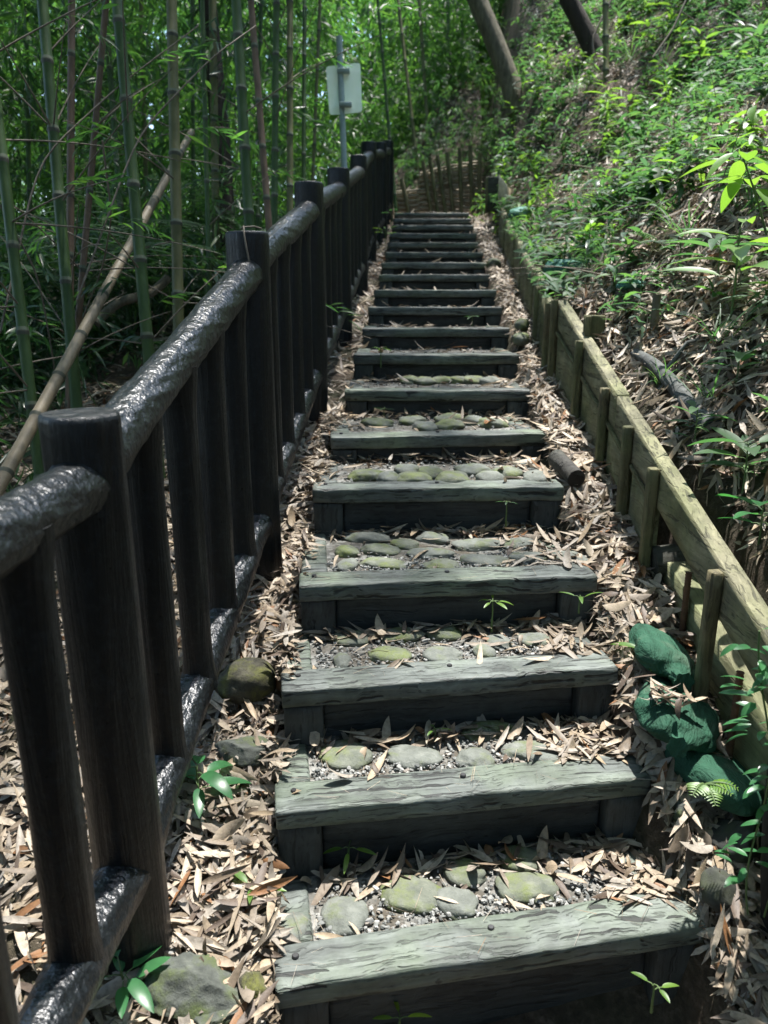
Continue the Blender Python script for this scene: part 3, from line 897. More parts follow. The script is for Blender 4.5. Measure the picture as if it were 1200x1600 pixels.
sandbag('uppermost of three green woven sandbags, wedged under the board wall', at_depth(1034, 1020, 2.37), .165, .095, .047, 1.5, .42, 1)
sandbag('middle green sandbag with dry leaves on top, under the wall stake', at_depth(1058, 1116, 2.19), .15, .115, .047, 1.2, .38, 2)
sandbag('lowest green sandbag, slumped at the foot of the lower beam', at_depth(1120, 1212, 2.10), .18, .115, .05, 1.9, .35, 3)

# rocks
stone('boulder', 'round mossy boulder resting against the foot of the railing', 'rock', at_depth(385, 1064, 2.46), .09, .08, .072, .2, M['boulder'], 5, None, .07)
stone('rough_rock', 'dark angular rock in leaves below the round boulder', 'rock', on_ground(385, 1185) + np.array((0, 0, .02)), .085, .075, .055, .5, M['rock'], 8, None, .12, 40, 26, power=True)
stone('rough_slab', 'broad dark rough stone slab at the lower left corner', 'rock', on_ground(300, 1560) + np.array((0, 0, .022)), .14, .085, .06, -.15, M['rock'], 12, None, .12, 60, 40, power=True)
stone('rough_rock', 'small mossy stone between rough slab and lowest step', 'rock', on_ground(398, 1556) + np.array((0, 0, .02)), .035, .04, .04, .3, M['boulder'], 15, None, .12, 30, 20, power=True)
stone('rough_rock', 'jagged dark stone at the bottom edge left of the lowest step', 'rock', on_ground(350, 1600) + np.array((0, 0, .015)), .07, .045, .035, .6, M['rock'], 18, None, .12, 40, 26, power=True)
stone('mossy_stone', 'lower mossy stone beside the right end of a shaded step', 'rock', at_depth(813, 530, 4.85), .05, .06, .045, .1, M['cobble'], 21)
stone('mossy_stone', 'upper mossy stone stacked beside the right end of a shaded step', 'rock', at_depth(815, 508, 5.05), .05, .055, .04, .4, M['cobble'], 22)
stone('dark_stone', 'dark stone tucked beside the right end of an upper step', 'rock', at_depth(772, 413, 7.2), .065, .065, .055, .4, M['rock'], 24)
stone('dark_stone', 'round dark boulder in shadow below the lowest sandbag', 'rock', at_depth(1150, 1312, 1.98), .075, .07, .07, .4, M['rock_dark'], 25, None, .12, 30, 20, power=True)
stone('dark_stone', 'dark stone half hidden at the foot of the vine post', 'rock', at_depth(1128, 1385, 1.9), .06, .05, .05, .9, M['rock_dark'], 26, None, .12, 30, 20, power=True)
stone('grey_stone', 'small grey stone wedged beneath the right end of the fourth step', 'rock', on_ground(965, 895), .05, .05, .035, .4, M['cobble_grey'], 27)
stone('grey_stone', 'flat grey stone in leaves right of the second step', 'rock', on_ground(1062, 1262), .05, .045, .03, .9, M['rock'], 28, None, .1, 30, 20, power=True)

# short log right of the fifth step
t = thing('short_log', 'short mossy sawn log lying in leaves right of the fifth step', 'log', at_depth(888, 738, 3.17))
m_ = MB(); tube(m_, seg_pts((.02, -.06, -.012), (-.02, .15, .03), 16), .038, 22, True, bark_disp(.004, 8, 2)); m_.build('bark_body', M['dark_wood'], t)
m_ = MB(); tube(m_, seg_pts((.021, -.063, -.012), (.0205, -.061, -.012), 2), .036, 22); m_.build('cut_end', M['bark_dark'], t)
# long fallen log on the bank
pA, pB = on_ground(992, 560), on_ground(1112, 668)
pA = pA + np.array((0, 0, .02)); pB = pB + np.array((0, 0, .02))
t = thing('fallen_log', 'long dark fallen log lying across the bank leaves behind the board wall', 'log', pB)
m_ = MB(); P = seg_pts(pA - pB, np.zeros(3), 30); P[:, 2] += .02 * np.sin(np.linspace(0, 5, 30)); tube(m_, P, np.linspace(.022, .036, 30), 18, True, bark_disp(.004, 5, 7)); m_.build('trunk', M['log_bark'], t)
m_ = MB(); tube(m_, [P[12], P[12] + np.array((.1, .05, .12)), P[12] + np.array((.28, .12, .16))], [.01, .008, .004], 8); m_.build('side_branch', M['log_bark'], t)

# ------------------------------------------------------------------ sign
sp_ = thing('sign', 'pale sign panel seen from behind on a grey metal pole beyond the railing', 'sign', at_depth(544, 300, 7.3))
O2 = at_depth(544, 300, 7.3)
m_ = MB(); top = at_depth(530, 57, 7.3) - O2; low = np.array((0, 0, -1.0))
tube(m_, seg_pts(low, top, 20), .029, 18); m_.build('pole', M['pole_metal'], sp_)
def pan(px, py): return at_depth(px, py, 7.36) - O2
c4 = [pan(515, 180), pan(566, 175), pan(563, 98), pan(509, 104)]
n_ = np.cross(c4[1] - c4[0], c4[3] - c4[0]); n_ /= np.linalg.norm(n_)
m_ = MB()
def rounded(c, r=.12, n=5):
    out = []
    for i in range(4):
        p, q, s = c[i], c[(i + 1) % 4], c[i - 1]
        e1 = (q - p) / np.linalg.norm(q - p); e2 = (s - p) / np.linalg.norm(s - p)
        rr = .03
        for a in np.linspace(0, math.pi / 2, n):
            out.append(p + e2 * rr * (1 - math.sin(a)) + e1 * rr * (1 - math.cos(a)))
    return np.array(out)
ring = rounded(c4); k_ = len(ring)
Vp = np.concatenate((ring, ring - n_ * .006, [ring.mean(0)], [ring.mean(0) - n_ * .006]))
j = np.arange(k_); j2 = (j + 1) % k_
m_.add(Vp, np.stack((j, j2, j2 + k_, j + k_), -1))
m_.add(Vp, np.stack((np.full(k_, 2 * k_), j, j2), -1)); m_.add(Vp, np.stack((np.full(k_, 2 * k_ + 1), j2 + k_, j + k_), -1))
m_.build('panel', M['panel_metal'], sp_, False)
for py in (113, 165):
    m_ = MB(); c = pan(537 + (py - 113) * .06, py)
    box(m_, c + np.array((-.06, -.075, -.02)), c + np.array((.06, -.01, .02)), (2, 2, 2), 0, .004); m_.build('bracket', M['pole_metal'], sp_)

# ------------------------------------------------------------------ woven fence at the top
wf = thing('woven_fence', 'low woven stick fence of leaning stakes above the top step', 'fence', at_dist(690, 331, 12.0))
O3 = at_dist(690, 331, 12.0)
stk = [(612, 300, 622, 332), (627, 290, 640, 332), (660, 262, 674, 331), (671, 256, 684, 331), (683, 254, 696, 331), (698, 249, 708, 331), (717, 242, 721, 331), (734, 238, 737, 331), (749, 250, 748, 331)]
for i, (x0, y0, x1, y1) in enumerate(stk):
    a_, b_ = at_dist(x0, y0, 12.02) - O3, at_dist(x1, y1 + 4, 11.97) - O3
    m_ = MB(); tube(m_, seg_pts(b_ + np.array((0, -.05, 0)), a_ + np.array((0, -.05, .08)), 8), .03, 10, True, grain_disp(.004, i)); m_.build('stake', M['stake_wood'], wf)
m_ = MB()
for i in range(17):
    yl = 329 - i * 3.6; yr = 329 - i * 4.8
    q = []
    x_start = 618 if i < 9 else 655
    for s in np.linspace(0, 1, 26):
        px = x_start + (753 - x_start) * s
        py = yl + (yr - yl) * s - 6 * math.sin(s * 3) * (i / 17) * .4
        q.append(at_dist(px, py + random.uniform(-.7, .7), 12.0 + .035 * math.sin(s * 24 + i * math.pi)) - O3)
    tube(m_, q, .017, 8)
m_.build('woven_rods', M['rod'], wf)

# ------------------------------------------------------------------ bamboo
def culm_mesh(P, r0, r1, node=.34, nv=14):
    P = np.asarray(P); s = np.concatenate(([0], np.cumsum(np.linalg.norm(np.diff(P, axis=0), axis=1))))
    tot = s[-1]; qs = []; rs = []; mi = []
    d = 0.0
    knots = [0.0]
    while d < tot:
        d += node * random.uniform(.85, 1.15); knots.append(min(d, tot))
    for a_, b_ in zip(knots[:-1], knots[1:]):
        for u, w in ((0, 1.13), (.007, 1.13), (.022, 1.0)): qs.append(min(a_ + u, b_)); rs.append(w)
        for f in (.35, .7): qs.append(a_ + (b_ - a_) * f + .0221 * (1 - f)); rs.append(1.0)
        qs.append(max(b_ - .012, a_ + .0225)); rs.append(1.0)
    qs = np.array(qs); rs = np.array(rs)
    o = np.argsort(qs, kind='stable'); qs, rs = qs[o], rs[o]
    keep = np.concatenate(([True], np.diff(qs) > 1e-4)); qs, rs = qs[keep], rs[keep]
    Q = np.stack([np.interp(qs, s, P[:, k]) for k in range(3)], -1)
    rad = (r0 + (r1 - r0) * qs / tot) * rs
    mb_ = MB(); tube(mb_, Q, rad, nv)
    isn = rs > 1.05
    mq = np.zeros((len(Q) - 1, nv), int)
    for k in range(len(Q) - 1):
        if isn[k] and isn[k + 1] or (k + 1 < len(Q) and isn[k + 1] and not isn[k]): mq[k] = 1
    for k in range(1, len(Q) - 1):
        if mq[k].any() and not isn[k + 1]: mq[k] = 2
        if isn[k] and not isn[k + 1]: mq[k] = 2
    mb_.mq[0] = mq.ravel()
    return mb_
SPRAYS = [spray(11, .13, .018, .3, random.Random(s)) for s in range(7)]
SPRAYS_BIG = [spray(9, .2, .045, .35, random.Random(s + 50), 'ovate', 2) for s in range(6)]
def add_branches(t, base_pts, n, length, rr, leafy):
    for _ in range(n):
        p = base_pts[rr.randrange(len(base_pts))]
        az = rr.uniform(0, 6.28); el = rr.uniform(-.1, .9); ln = length * rr.uniform(.5, 1.2)
        d = np.array((math.cos(az) * math.cos(el), math.sin(az) * math.cos(el), math.sin(el)))
        q = [p + d * ln * s + np.array((0, 0, -.12 * ln * s * s)) for s in np.linspace(0, 1, 8)]
        tw = MB(); tube(tw, q, np.linspace(.0045, .0015, 8), 5, False)
        b = tw.build('branch', M['twig'], t)
        if leafy:
            fo = MB(); f = rr.uniform(.5, 1); pp = p + d * ln * f
            fo.add(*place(SPRAYS[rr.randrange(len(SPRAYS))], az + rr.uniform(-1, 1), rr.uniform(-.4, .4), rr.uniform(-.5, .5), rr.uniform(.6, 1.0), pp))
            fo.build('foliage', M['leaf_bamboo'], b)
BG = 'bamboo culms of the grove behind the railing'
#  top px, bottom px, diameter px, depth, material, leafy twigs, label
BAM = [((66, 0), (120, 640), 18, 3.6, 'culm_green', 3, 'thick dark green bamboo culm, leaning, second from the left edge'),
 ((112, 0), (108, 640), 12, 3.9, 'culm_brown', 2, 'upright thin brown dead bamboo culm left of the leaning brown one'),
 ((166, 0), (112, 620), 10.5, 3.75, 'culm_brown', 2, 'leaning thin dark brown bamboo culm crossing the upright brown one'),
 ((183, 0), (238, 620), 19, 3.7, 'culm_green', 2, 'thick smooth green bamboo culm leaning left behind the main handrail'),
 ((268, 0), (280, 560), 18, 4.3, 'culm_olive', 2, 'upright olive bamboo culm with brown blotches behind the main handrail'),
 ((369, 0), (392, 400), 17, 4.6, 'culm_green', 2, 'green bamboo culm rising just behind the second railing post'),
 ((-8, 150), (62, 740), 18, 3.3, 'culm_green', 3, 'green bamboo culm at the far left edge of the picture'),
 ((316, 0), (328, 480), 8, 5.2, 'culm_green', 1, 'slender green bamboo culm in front of the dark tree trunk'),
 ((163, 0), (196, 420), 10, 6.0, 'culm_green', 1, 'mid-distance green bamboo culm between brown culm and thick green culm'),
 ((392, 0), (424, 400), 11, 5.2, 'culm_brown', 1, 'dark brown slanting bamboo culm right of the second railing post'),
 ((432, 0), (428, 380), 11, 5.6, 'culm_green', 1, 'straight green bamboo culm left of the third railing post'),
 ((453, 0), (453, 360), 10.5, 6.0, 'culm_olive', 1, 'straight olive bamboo culm just left of the third railing post'),
 ((476, 0), (474, 320), 7, 7.0, 'culm_green', 0, 'thin bamboo culm right above the third railing post'),
 ((332, 0), (338, 420), 13, 6.2, 'culm_olive', 0, 'olive bamboo culm standing beside the dark tree trunk'),
 ((40, 0), (48, 420), 8, 7.0, 'culm_green', 0, 'slim bamboo culm far back in the left corner'),
 ((220, 0), (232, 420), 8, 7.4, 'culm_olive', 0, 'slim bamboo culm far back between the two thick culms'),
 ((300, 0), (303, 420), 7, 7.8, 'culm_green', 0, 'slim far bamboo culm left of the dark tree trunk'),
 ((408, 0), (402, 380), 7, 7.6, 'culm_green', 0, 'slim far bamboo culm behind the slanting brown culm'),
 ((500, 0), (488, 300), 6, 8.8, 'culm_olive', 0, 'slim far bamboo culm left of the sign'),
 ((140, 0), (150, 480), 7, 8.4, 'culm_green', 0, 'slim far bamboo culm seen between the brown pair and green culm'),
 ((590, 0), (612, 250), 5.5, 11.0, 'culm_green', 0, 'thin far bamboo culm just right of the sign panel'),
 ((622, 0), (650, 240), 5.5, 12.0, 'culm_olive', 0, 'thin far bamboo culm above the woven fence, left one'),
 ((655, 0), (668, 200), 6, 13.0, 'culm_olive', 0, 'thin far bamboo culm above the woven fence, middle one'),
 ((700, 0), (705, 170), 6, 13.5, 'culm_green', 0, 'thin far bamboo culm above the woven fence, right one'),
 ((842, 0), (836, 110), 6, 14.0, 'culm_green', 0, 'far bamboo culm right of the leaning tree trunk'),
 ((858, 0), (862, 90), 6, 15.0, 'culm_green', 0, 'far bamboo culm left of the forked dark trunk'),
 ((946, 0), (948, 215), 10, 8.4, 'culm_olive', 0, 'pale upright bamboo pole standing high on the right bank'),
 ((790, 0), (800, 70), 5, 15.0, 'culm_green', 0, 'far bamboo culm directly behind the leaning tree trunk'),
 ((822, 0), (830, 105), 5.5, 14.5, 'culm_olive', 0, 'far bamboo culm close on the right side of the leaning trunk'),
 ((720, 0), (728, 150), 5, 14.0, 'culm_green', 0, 'far bamboo culm close on the left side of the leaning trunk'),
 ((680, 0), (690, 180), 5, 14.5, 'culm_green', 0, 'far bamboo culm midway between the sign and the leaning trunk'),
 ((885, 0), (888, 70), 5, 15.5, 'culm_olive', 0, 'far bamboo culm just behind the forked dark trunk')]
for i, (a_, b_, w, zc, mat, nt_, lab) in enumerate(BAM):
    rr = random.Random(i + 3)
    bot = at_depth(*b_, zc); top = at_depth(*a_, zc * (1.0 - .0))
    d = top - bot; d /= d[2]
    gz = float(gh(bot[0], bot[1])) - .05
    base = bot + d * (gz - bot[2]) if bot[2] > gz - .3 else bot
    hgt = 7.5 - base[2] if zc < 9 else 8.0
    n = 26; s = np.linspace(0, 1, n)
    P = base[None] + d[None] * (s * hgt)[:, None]
    # culm arches over only above the frame
    over = np.maximum(0, P[:, 2] - top[2] - .3)
    P[:, 0] -= .03 * over ** 2 * rr.uniform(-.5, 1); P[:, 1] -= .02 * over ** 2
    t = thing('bamboo', lab, 'bamboo', base, 0, BG)
    r0 = w * zc / F / 2
    m_ = culm_mesh(P - base, r0, r0 * .7, .36 if w > 9 else .42, 14 if zc < 6 else 8)
    m_.build('culm', [M[mat], M['culm_node'], M['culm_bloom']], t)
    if nt_:
        vis = [p - base for p in P if p[2] < top[2] + .2 and p[2] > bot[2] + .2]
        add_branches(t, vis, nt_ * 3, 1.0, rr, mat != 'culm_brown')
# fallen tan bamboo
pa, pb = at_depth(-40, 830, 2.75), at_depth(300, 205, 5.0)
t = thing('fallen_bamboo', 'thick tan dead bamboo pole leaning diagonally behind the railing', 'bamboo', pa)
m_ = culm_mesh(seg_pts(pa - pa, pb - pa, 30), .027, .022, .30, 18); m_.build('culm', [M['culm_tan'], M['culm_node'], M['culm_tan']], t)
pa, pb = at_depth(60, 700, 4.6), at_depth(262, 432, 4.9)
t = thing('fallen_branch', 'dark fallen branch lying in the undergrowth behind the handrail', 'branch', pb)
m_ = MB(); P = seg_pts(at_depth(150, 505, 4.6) - pb, np.zeros(3), 14); P[:, 2] += .03 * np.sin(np.linspace(0, 6, 14)); tube(m_, P, .028, 12, True, bark_disp(.005, 5, 3)); m_.build('limb', M['bark'], t)

# thin dry vines crossing the grove
VL = ['thin pale dry vine crossing diagonally in front of the thick green culms', 'thin pale dry vine hanging in a loop left of the handrail', 'thin straight dry stem slanting across the olive culm', 'thin dry stem crossing the left edge culm low down']
VP = [[(0, 520), (60, 250), (190, 130), (310, 40)], [(160, 220), (175, 340), (160, 420), (120, 520)], [(120, 470), (215, 210), (330, 90), (400, 40)], [(0, 320), (60, 430), (90, 600), (60, 660)]]
for lab, pl in zip(VL, VP):
    q = np.array([at_depth(x, y, 3.3 + .2 * i) for i, (x, y) in enumerate(pl)])
    s = np.linspace(0, len(pl) - 1, 24); P = np.stack([np.interp(s, np.arange(len(pl)), q[:, k]) for k in range(3)], -1)
    for _ in range(3): P[1:-1] = (P[:-2] + P[1:-1] * 2 + P[2:]) / 4
    mb = MB(); tube(mb, P, np.linspace(.005, .003, 24), 6)
    tag(mb.build('dry_vine', M['twig']), lab, 'vine', 'dry vines in the grove')

# ------------------------------------------------------------------ trees (trunks, limbs, crowns over the scene; those behind the viewpoint added for shade)
SUN_EL, SUN_AZ = R(74), R(25)          # azimuth from +Y towards +X
S = np.array((math.cos(SUN_EL) * math.sin(SUN_AZ), math.cos(SUN_EL) * math.cos(SUN_AZ), math.sin(SUN_EL)))

TREES = [  # base x, y, lean dx, dy, radius, crown centre height, bark, label
 ('dark', np.array((-1.62, 6.6)), (.3, .4), .085, 'bark_dark', 'dark rough tree trunk standing among the bamboo left of the railing'),
 ('lean', None, (-2.0, .0), .19, 'bark', 'thick grey-brown tree trunk leaning left above the top of the steps'),
 ('fork', None, (-1.6, .6), .13, 'bark_dark', 'dark slanting tree trunk at the top edge above the right bank'),
 ('bankr', np.array((5.5, 5.0)), (-.5, .3), .17, 'bark', 'unseen tree high on the right bank whose shaped crown shades the steps'),
 ('behind', np.array((-3.0, -2.5)), (.3, .4), .17, 'bark', 'unseen tree added behind the viewpoint on the left to shade the railing'),
 ('behindr', np.array((3.5, -4.0)), (-.3, .2), .17, 'bark', 'unseen tree added behind the viewpoint on the right to shade the lower steps'),
 ('leftback', np.array((-6.5, 9.0)), (.4, 0), .17, 'bark_dark', 'tree far left in the bamboo grove with a spreading crown'),
]
roots = []
for nm, b, ln, rad, bk, lab in TREES:
    if nm == 'lean': p = on_ground(815, 145); zc_ = p[1] * CP - p[2] * SP; base = p - np.array((0, 0, .25)); tp = at_depth(738, -10, zc_); rad = 15 * zc_ / F
    elif nm == 'fork': p = on_ground(940, 70); zc_ = p[1] * CP - p[2] * SP; base = p - np.array((0, 0, .2)); tp = at_depth(878, -10, zc_); rad = 13 * zc_ / F
    elif nm == 'dark': p = at_depth(352, 400, 6.8); base = np.array((p[0], p[1], float(gh(p[0], p[1])) - .1)); tp = at_depth(322, 0, 6.8)
    else: base = np.array((b[0], b[1], float(gh(*b)) - .1)); tp = base + np.array((ln[0] * .4, ln[1] * .4, 3))
    t = thing('tree', lab, 'tree', base)
    d = (tp - base) / (tp - base)[2]
    ztop = 8.0
    s = np.linspace(0, 1, 30)
    P = d[None] * (s * (ztop - base[2]))[:, None]
    ov = np.maximum(0, P[:, 2] - (tp - base)[2])
    P[:, :2] -= d[None, :2] * ov[:, None] * .6
    P[:, 0] += .04 * np.sin(s * 9); 
    m_ = MB(); tube(m_, P, rad * (1.1 - .6 * s) * (1 + .3 * np.exp(-(s / .03) ** 2)), 22, True, bark_disp(rad * .10, 4, len(roots) + 2)); m_.build('trunk', M[bk], t)
    m_ = MB()
    for q in range(6):
        i0 = 18 + q * 2; az = q * 1.1 + len(roots); lnn = 2.6
        e = P[i0] + np.array((math.cos(az) * lnn, math.sin(az) * lnn, 1.4))
        c = (P[i0] + e) / 2 + np.array((0, 0, .35))
        tube(m_, [P[i0] * (1 - u) ** 2 + c * 2 * u * (1 - u) + e * u * u for u in np.linspace(0, 1, 10)], np.linspace(rad * .32, .015, 10), 8)
    m_.build('limb', M[bk], t)
    roots.append((t, base, base + P[-1]))

# the crowns: leaf sprays in a layer 6-9.5 m up, gaps shaped so sun lands where wanted
def open_map(x, y):  # where the crowns are thinned to place sun patches
    e = lambda cx, cy, rx, ry: np.exp(-(((x - cx) / rx) ** 2 + ((y - cy) / ry) ** 2) ** 2)
    o = .12 + .0 * x
    o = np.maximum(o, 1.0 * e(.55, 1.75, 1.3, 1.15))
    o = np.maximum(o, .8 * e(-.42, 2.0, .5, 1.5))
    o = np.maximum(o, .85 * e(1.15, 3.3, .6, 2.6))
    o = np.maximum(o, .97 * e(2.7, 4.4, 2.5, 4.0))
    o = np.maximum(o, .8 * e(3.0, 10, 2.4, 4.0))
    o = np.maximum(o, .60 * e(1.2, 7.5, .5, 3.5))
    o = np.maximum(o, .9 * e(-.75, 1.6, .5, 1.5))
    o = np.maximum(o, .8 * e(-.9, 6.8, .9, .9))
    o = np.maximum(o, .75 * e(.9, 11.6, 1.0, .9))
    o = np.maximum(o, .6 * e(.8, 15.5, 4.5, 4.0))
    o = np.maximum(o, .36 * e(-6.0, 16, 9, 8.0))
    return o
NC = 33000
cx = RNG.uniform(-9, 9, NC); cy = RNG.uniform(-7, 19, NC); cz = RNG.uniform(6.0, 9.6, NC)
tt = (cz + .8) / S[2]
fx_, fy_ = cx - S[0] * tt, cy - S[1] * tt
z0 = gh(fx_, fy_)
tt = (cz - z0) / S[2]; fx_, fy_ = cx - S[0] * tt, cy - S[1] * tt
pat = .55 * fnoise(fx_ * 2.1, fy_ * 2.1, 31, 2) + .45 * fnoise(fx_ * 5.5, fy_ * 5.5, 37, 2)
op = open_map(fx_, fy_)
th = np.interp(op, [0, .1, .5, .8, .95, 1], [.10, .28, .52, .66, .85, 1.1])     # share of the pattern that stays open
keep = pat > th
keep &= ~((op > .6) & (RNG.random(NC) < .0))
cx, cy, cz = cx[keep], cy[keep], cz[keep]
Pc = np.stack((cx, cy, cz), -1)
own = np.argmin(np.stack([np.hypot(cx - r[2][0], cy - r[2][1]) for r in roots]), axis=0)
for i, (t, base, tp) in enumerate(roots):
    m = own == i
    n = m.sum()
    if not n: continue
    mb = MB(); scatter(mb, SPRAYS_BIG, Pc[m] - base, rot_from(RNG.uniform(0, 6.28, n), RNG.uniform(-.5, .3, n), RNG.uniform(-.6, .6, n)), RNG.uniform(.75, 1.2, n))
    mb.build('crown', M['leaf_mid'], t)

# unseen foliage masses added behind the viewpoint to hold back sky light
def sprays_in(mb_, n, xr, yr, zf, temps, smin, smax, cl=None):
    x = RNG.uniform(*xr, n); y = RNG.uniform(*yr, n)
    z = zf(x, y, RNG.random(n))
    if cl is not None:
        m = fnoise(x * cl[0] + 3, z * cl[0] + y * .4, 17, 3) > cl[1]
        x, y, z = x[m], y[m], z[m]; n = len(x)
    P = np.stack((x, y, z), -1)
    scatter(mb_, temps, P, rot_from(RNG.uniform(0, 6.28, n), RNG.uniform(-.9, .3, n), RNG.uniform(-.8, .8, n)), RNG.uniform(smin, smax, n))
mb = MB(); sprays_in(mb, 5200, (-9, 9), (-7, -2.6), lambda x, y, u: -2.2 + 11 * u, SPRAYS_BIG, 1.3, 2.2)
sprays_in(mb, 1200, (-8, -4), (-4, 3), lambda x, y, u: -1.8 + 8 * u, SPRAYS_BIG, 1.2, 1.9)
tag(mb.build('sky_block_thicket', M['leaf_dark']), 'unseen dark green thicket added behind the viewpoint to block sky light', 'thicket', None, 'stuff')

# grove foliage (a mass nobody could count)
mb = MB()
sprays_in(mb, 4600, (-6.5, -.9), (5.6, 9.5), lambda x, y, u: gh(x, y) + .2 + 5.2 * u, SPRAYS, .8, 1.5, (1.3, .50))
mb2 = MB(); sprays_in(mb2, 4200, (-8, -1.0), (6.0, 10.5), lambda x, y, u: gh(x, y) + .1 + 5.6 * u, SPRAYS, .8, 1.4, (1.0, .46))
sprays_in(mb2, 700, (-7, -1.2), (5.6, 10), lambda x, y, u: gh(x, y) + .3 + 4.5 * u, SPRAYS_BIG, .5, .9, (.8, .52))
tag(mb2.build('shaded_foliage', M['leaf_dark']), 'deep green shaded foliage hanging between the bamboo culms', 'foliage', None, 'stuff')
tag(mb.build('grove_foliage', M['leaf_bamboo']), 'loose bamboo leaf sprays filling the grove behind the culms', 'foliage', None, 'stuff')
mb = MB()
sprays_in(mb, 7500, (-13, -.7), (9.5, 15), lambda x, y, u: gh(x, y) + .1 + 7.0 * u, SPRAYS, 1.0, 1.9, (.9, .40))
sprays_in(mb, 2300, (-.7, 4.5), (14.5, 17), lambda x, y, u: gh(x, y) + .2 + (.36 * y - gh(x, y)) * u, SPRAYS, .9, 1.5, (.9, .47))
sprays_in(mb, 8000, (-22, 6), (17, 22), lambda x, y, u: gh(x, y) + (.36 * y - gh(x, y)) * u, SPRAYS, 2.0, 3.2, (.6, .33))
sprays_in(mb, 6500, (-34, 16), (22, 34), lambda x, y, u: gh(x, y) + (.36 * y - gh(x, y)) * u, SPRAYS_BIG, 2.6, 4.2, (.4, .25))
tag(mb.build('far_foliage', M['leaf_bamboo']), 'bright far bamboo foliage closing the view beyond the grove', 'foliage', None, 'stuff')
mb = MB()
sprays_in(mb, 1500, (.3, 4.5), (13.6, 17), lambda x, y, u: gh(x, y) + .05 + 1.2 * u ** 1.4, SPRAYS_BIG, .35, .6, (.9, .47))
sprays_in(mb, 500, (.0, 1.8), (12.6, 13.6), lambda x, y, u: gh(x, y) + .05 + .7 * u, SPRAYS_BIG, .3, .5, (1.4, .48))
tag(mb.build('hill_foliage', M['leaf_mid']), 'dark shrub foliage on the slope behind the woven fence', 'foliage', None, 'stuff')
# undergrowth left of the railing
mb = MB()
sprays_in(mb, 2600, (-6, -1.2), (3.2, 8), lambda x, y, u: gh(x, y) + .05 + .9 * u ** 1.5, SPRAYS, .8, 1.4, (1.3, .42))
sprays_in(mb, 900, (-6, -1.4), (3.6, 8), lambda x, y, u: gh(x, y) + .05 + 1.2 * u ** 1.5, SPRAYS_BIG, .4, .8, (1.1, .45))
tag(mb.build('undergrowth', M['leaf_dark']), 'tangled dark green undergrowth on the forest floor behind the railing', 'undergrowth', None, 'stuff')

# ------------------------------------------------------------------ leaf litter (stuff)
def surf(x, y):
    """walking surface: treads where there is a step, else the ground"""
    z = gh(x, y)
    for k in range(len(STEPS)):
        a, b = STEPS[k]
        d = b - a; ln = np.linalg.norm(d[:2]); d = d / ln; n = np.array((-d[1], d[0]))
        u = (x - a[0]) * d[0] + (y - a[1]) * d[1]; v = (x - a[0]) * n[0] + (y - a[1]) * n[1]
        m = (u > 0) & (u < ln) & (v > 0) & (v < step_run[k] + .03)
        z = np.where(m, np.maximum(z, SZ[k] + np.where((v < BEAM_D) | (u < .1), .002, -.012)), z)
    return z
DRY = [leaf(.15, .020, 7, f, dr, 'lance', tw) for f, dr, tw in ((.15, .25, .3), (-.2, -.35, -.3), (.3, .6, .5), (.1, .1, -.2), (-.3, .4, .5), (.5, -.3, .9), (.2, 1.0, .2))]
DRY += [leaf(.17, .027, 7, f, dr, 'lance', tw) for f, dr, tw in ((.2, .4, .3), (-.3, -.25, .3), (.6, .2, .5))]
DRY += [leaf(.10, .045, 7, .5, 1.3, 'ovate', .8), leaf(.11, .05, 7, -.4, -.8, 'ovate', .4), leaf(.12, .018, 7, .9, 2.2, 'lance', 1.5), leaf(.08, .022, 6, -.7, 1.6, 'lance', -1.4)]
DRY_LOW = [leaf(.15, .023, 3, f, dr, 'lance', tw) for f, dr, tw in ((.2, .3, .4), (-.3, -.5, -.4), (.5, .7, .7), (.15, .15, -.3))] + [leaf(.12, .034, 3, .3, .5, 'lance', .4)]
def lay(mb_, x, y, temps, lift, smin=.45, smax=1.0, tilt=.18, z=None):
    if z is None:
        e = .02
        ok = np.abs(gh(x + e, y) - gh(x - e, y)) < .09
        x, y = x[ok], y[ok]
    n = len(x)
    z = surf(x, y) if z is None else z
    e = .02
    gxs = (gh(x + e, y) - gh(x - e, y)) / (2 * e); gys = (gh(x, y + e) - gh(x, y - e)) / (2 * e)
    gxs = np.clip(gxs, -1, 1); gys = np.clip(gys, -1, 1)
    yaw = RNG.uniform(0, 6.28, n)
    slope = np.arctan(gxs * np.cos(yaw) + gys * np.sin(yaw)); side = np.arctan(-gxs * np.sin(yaw) + gys * np.cos(yaw))
    flat = (z > gh(x, y) + .02)
    slope = np.where(flat, 0, slope); side = np.where(flat, 0, side)
    Rm = rot_from(yaw, slope + RNG.normal(0, tilt, n) * .8, side + RNG.normal(0, tilt * 1.5, n))
    s = RNG.uniform(smin, smax, n)
    off = -np.einsum('nij,j->ni', Rm, np.array((.06, 0, 0))) * s[:, None]
    P = np.stack((x, y, z + RNG.uniform(.002, 1, n) ** 1.6 * lift), -1) + off
    scatter(mb_, temps, P, Rm, s)
def region(n, xr, yr, keep=None):
    x = RNG.uniform(*xr, n); y = RNG.uniform(*yr, n)
    if keep is not None:
        m = keep(x, y); x, y = x[m], y[m]
    return x, y
slx = lambda y: np.interp(y, SD, SL); srx = lambda y: np.interp(y, SD, SR)
mb = MB()
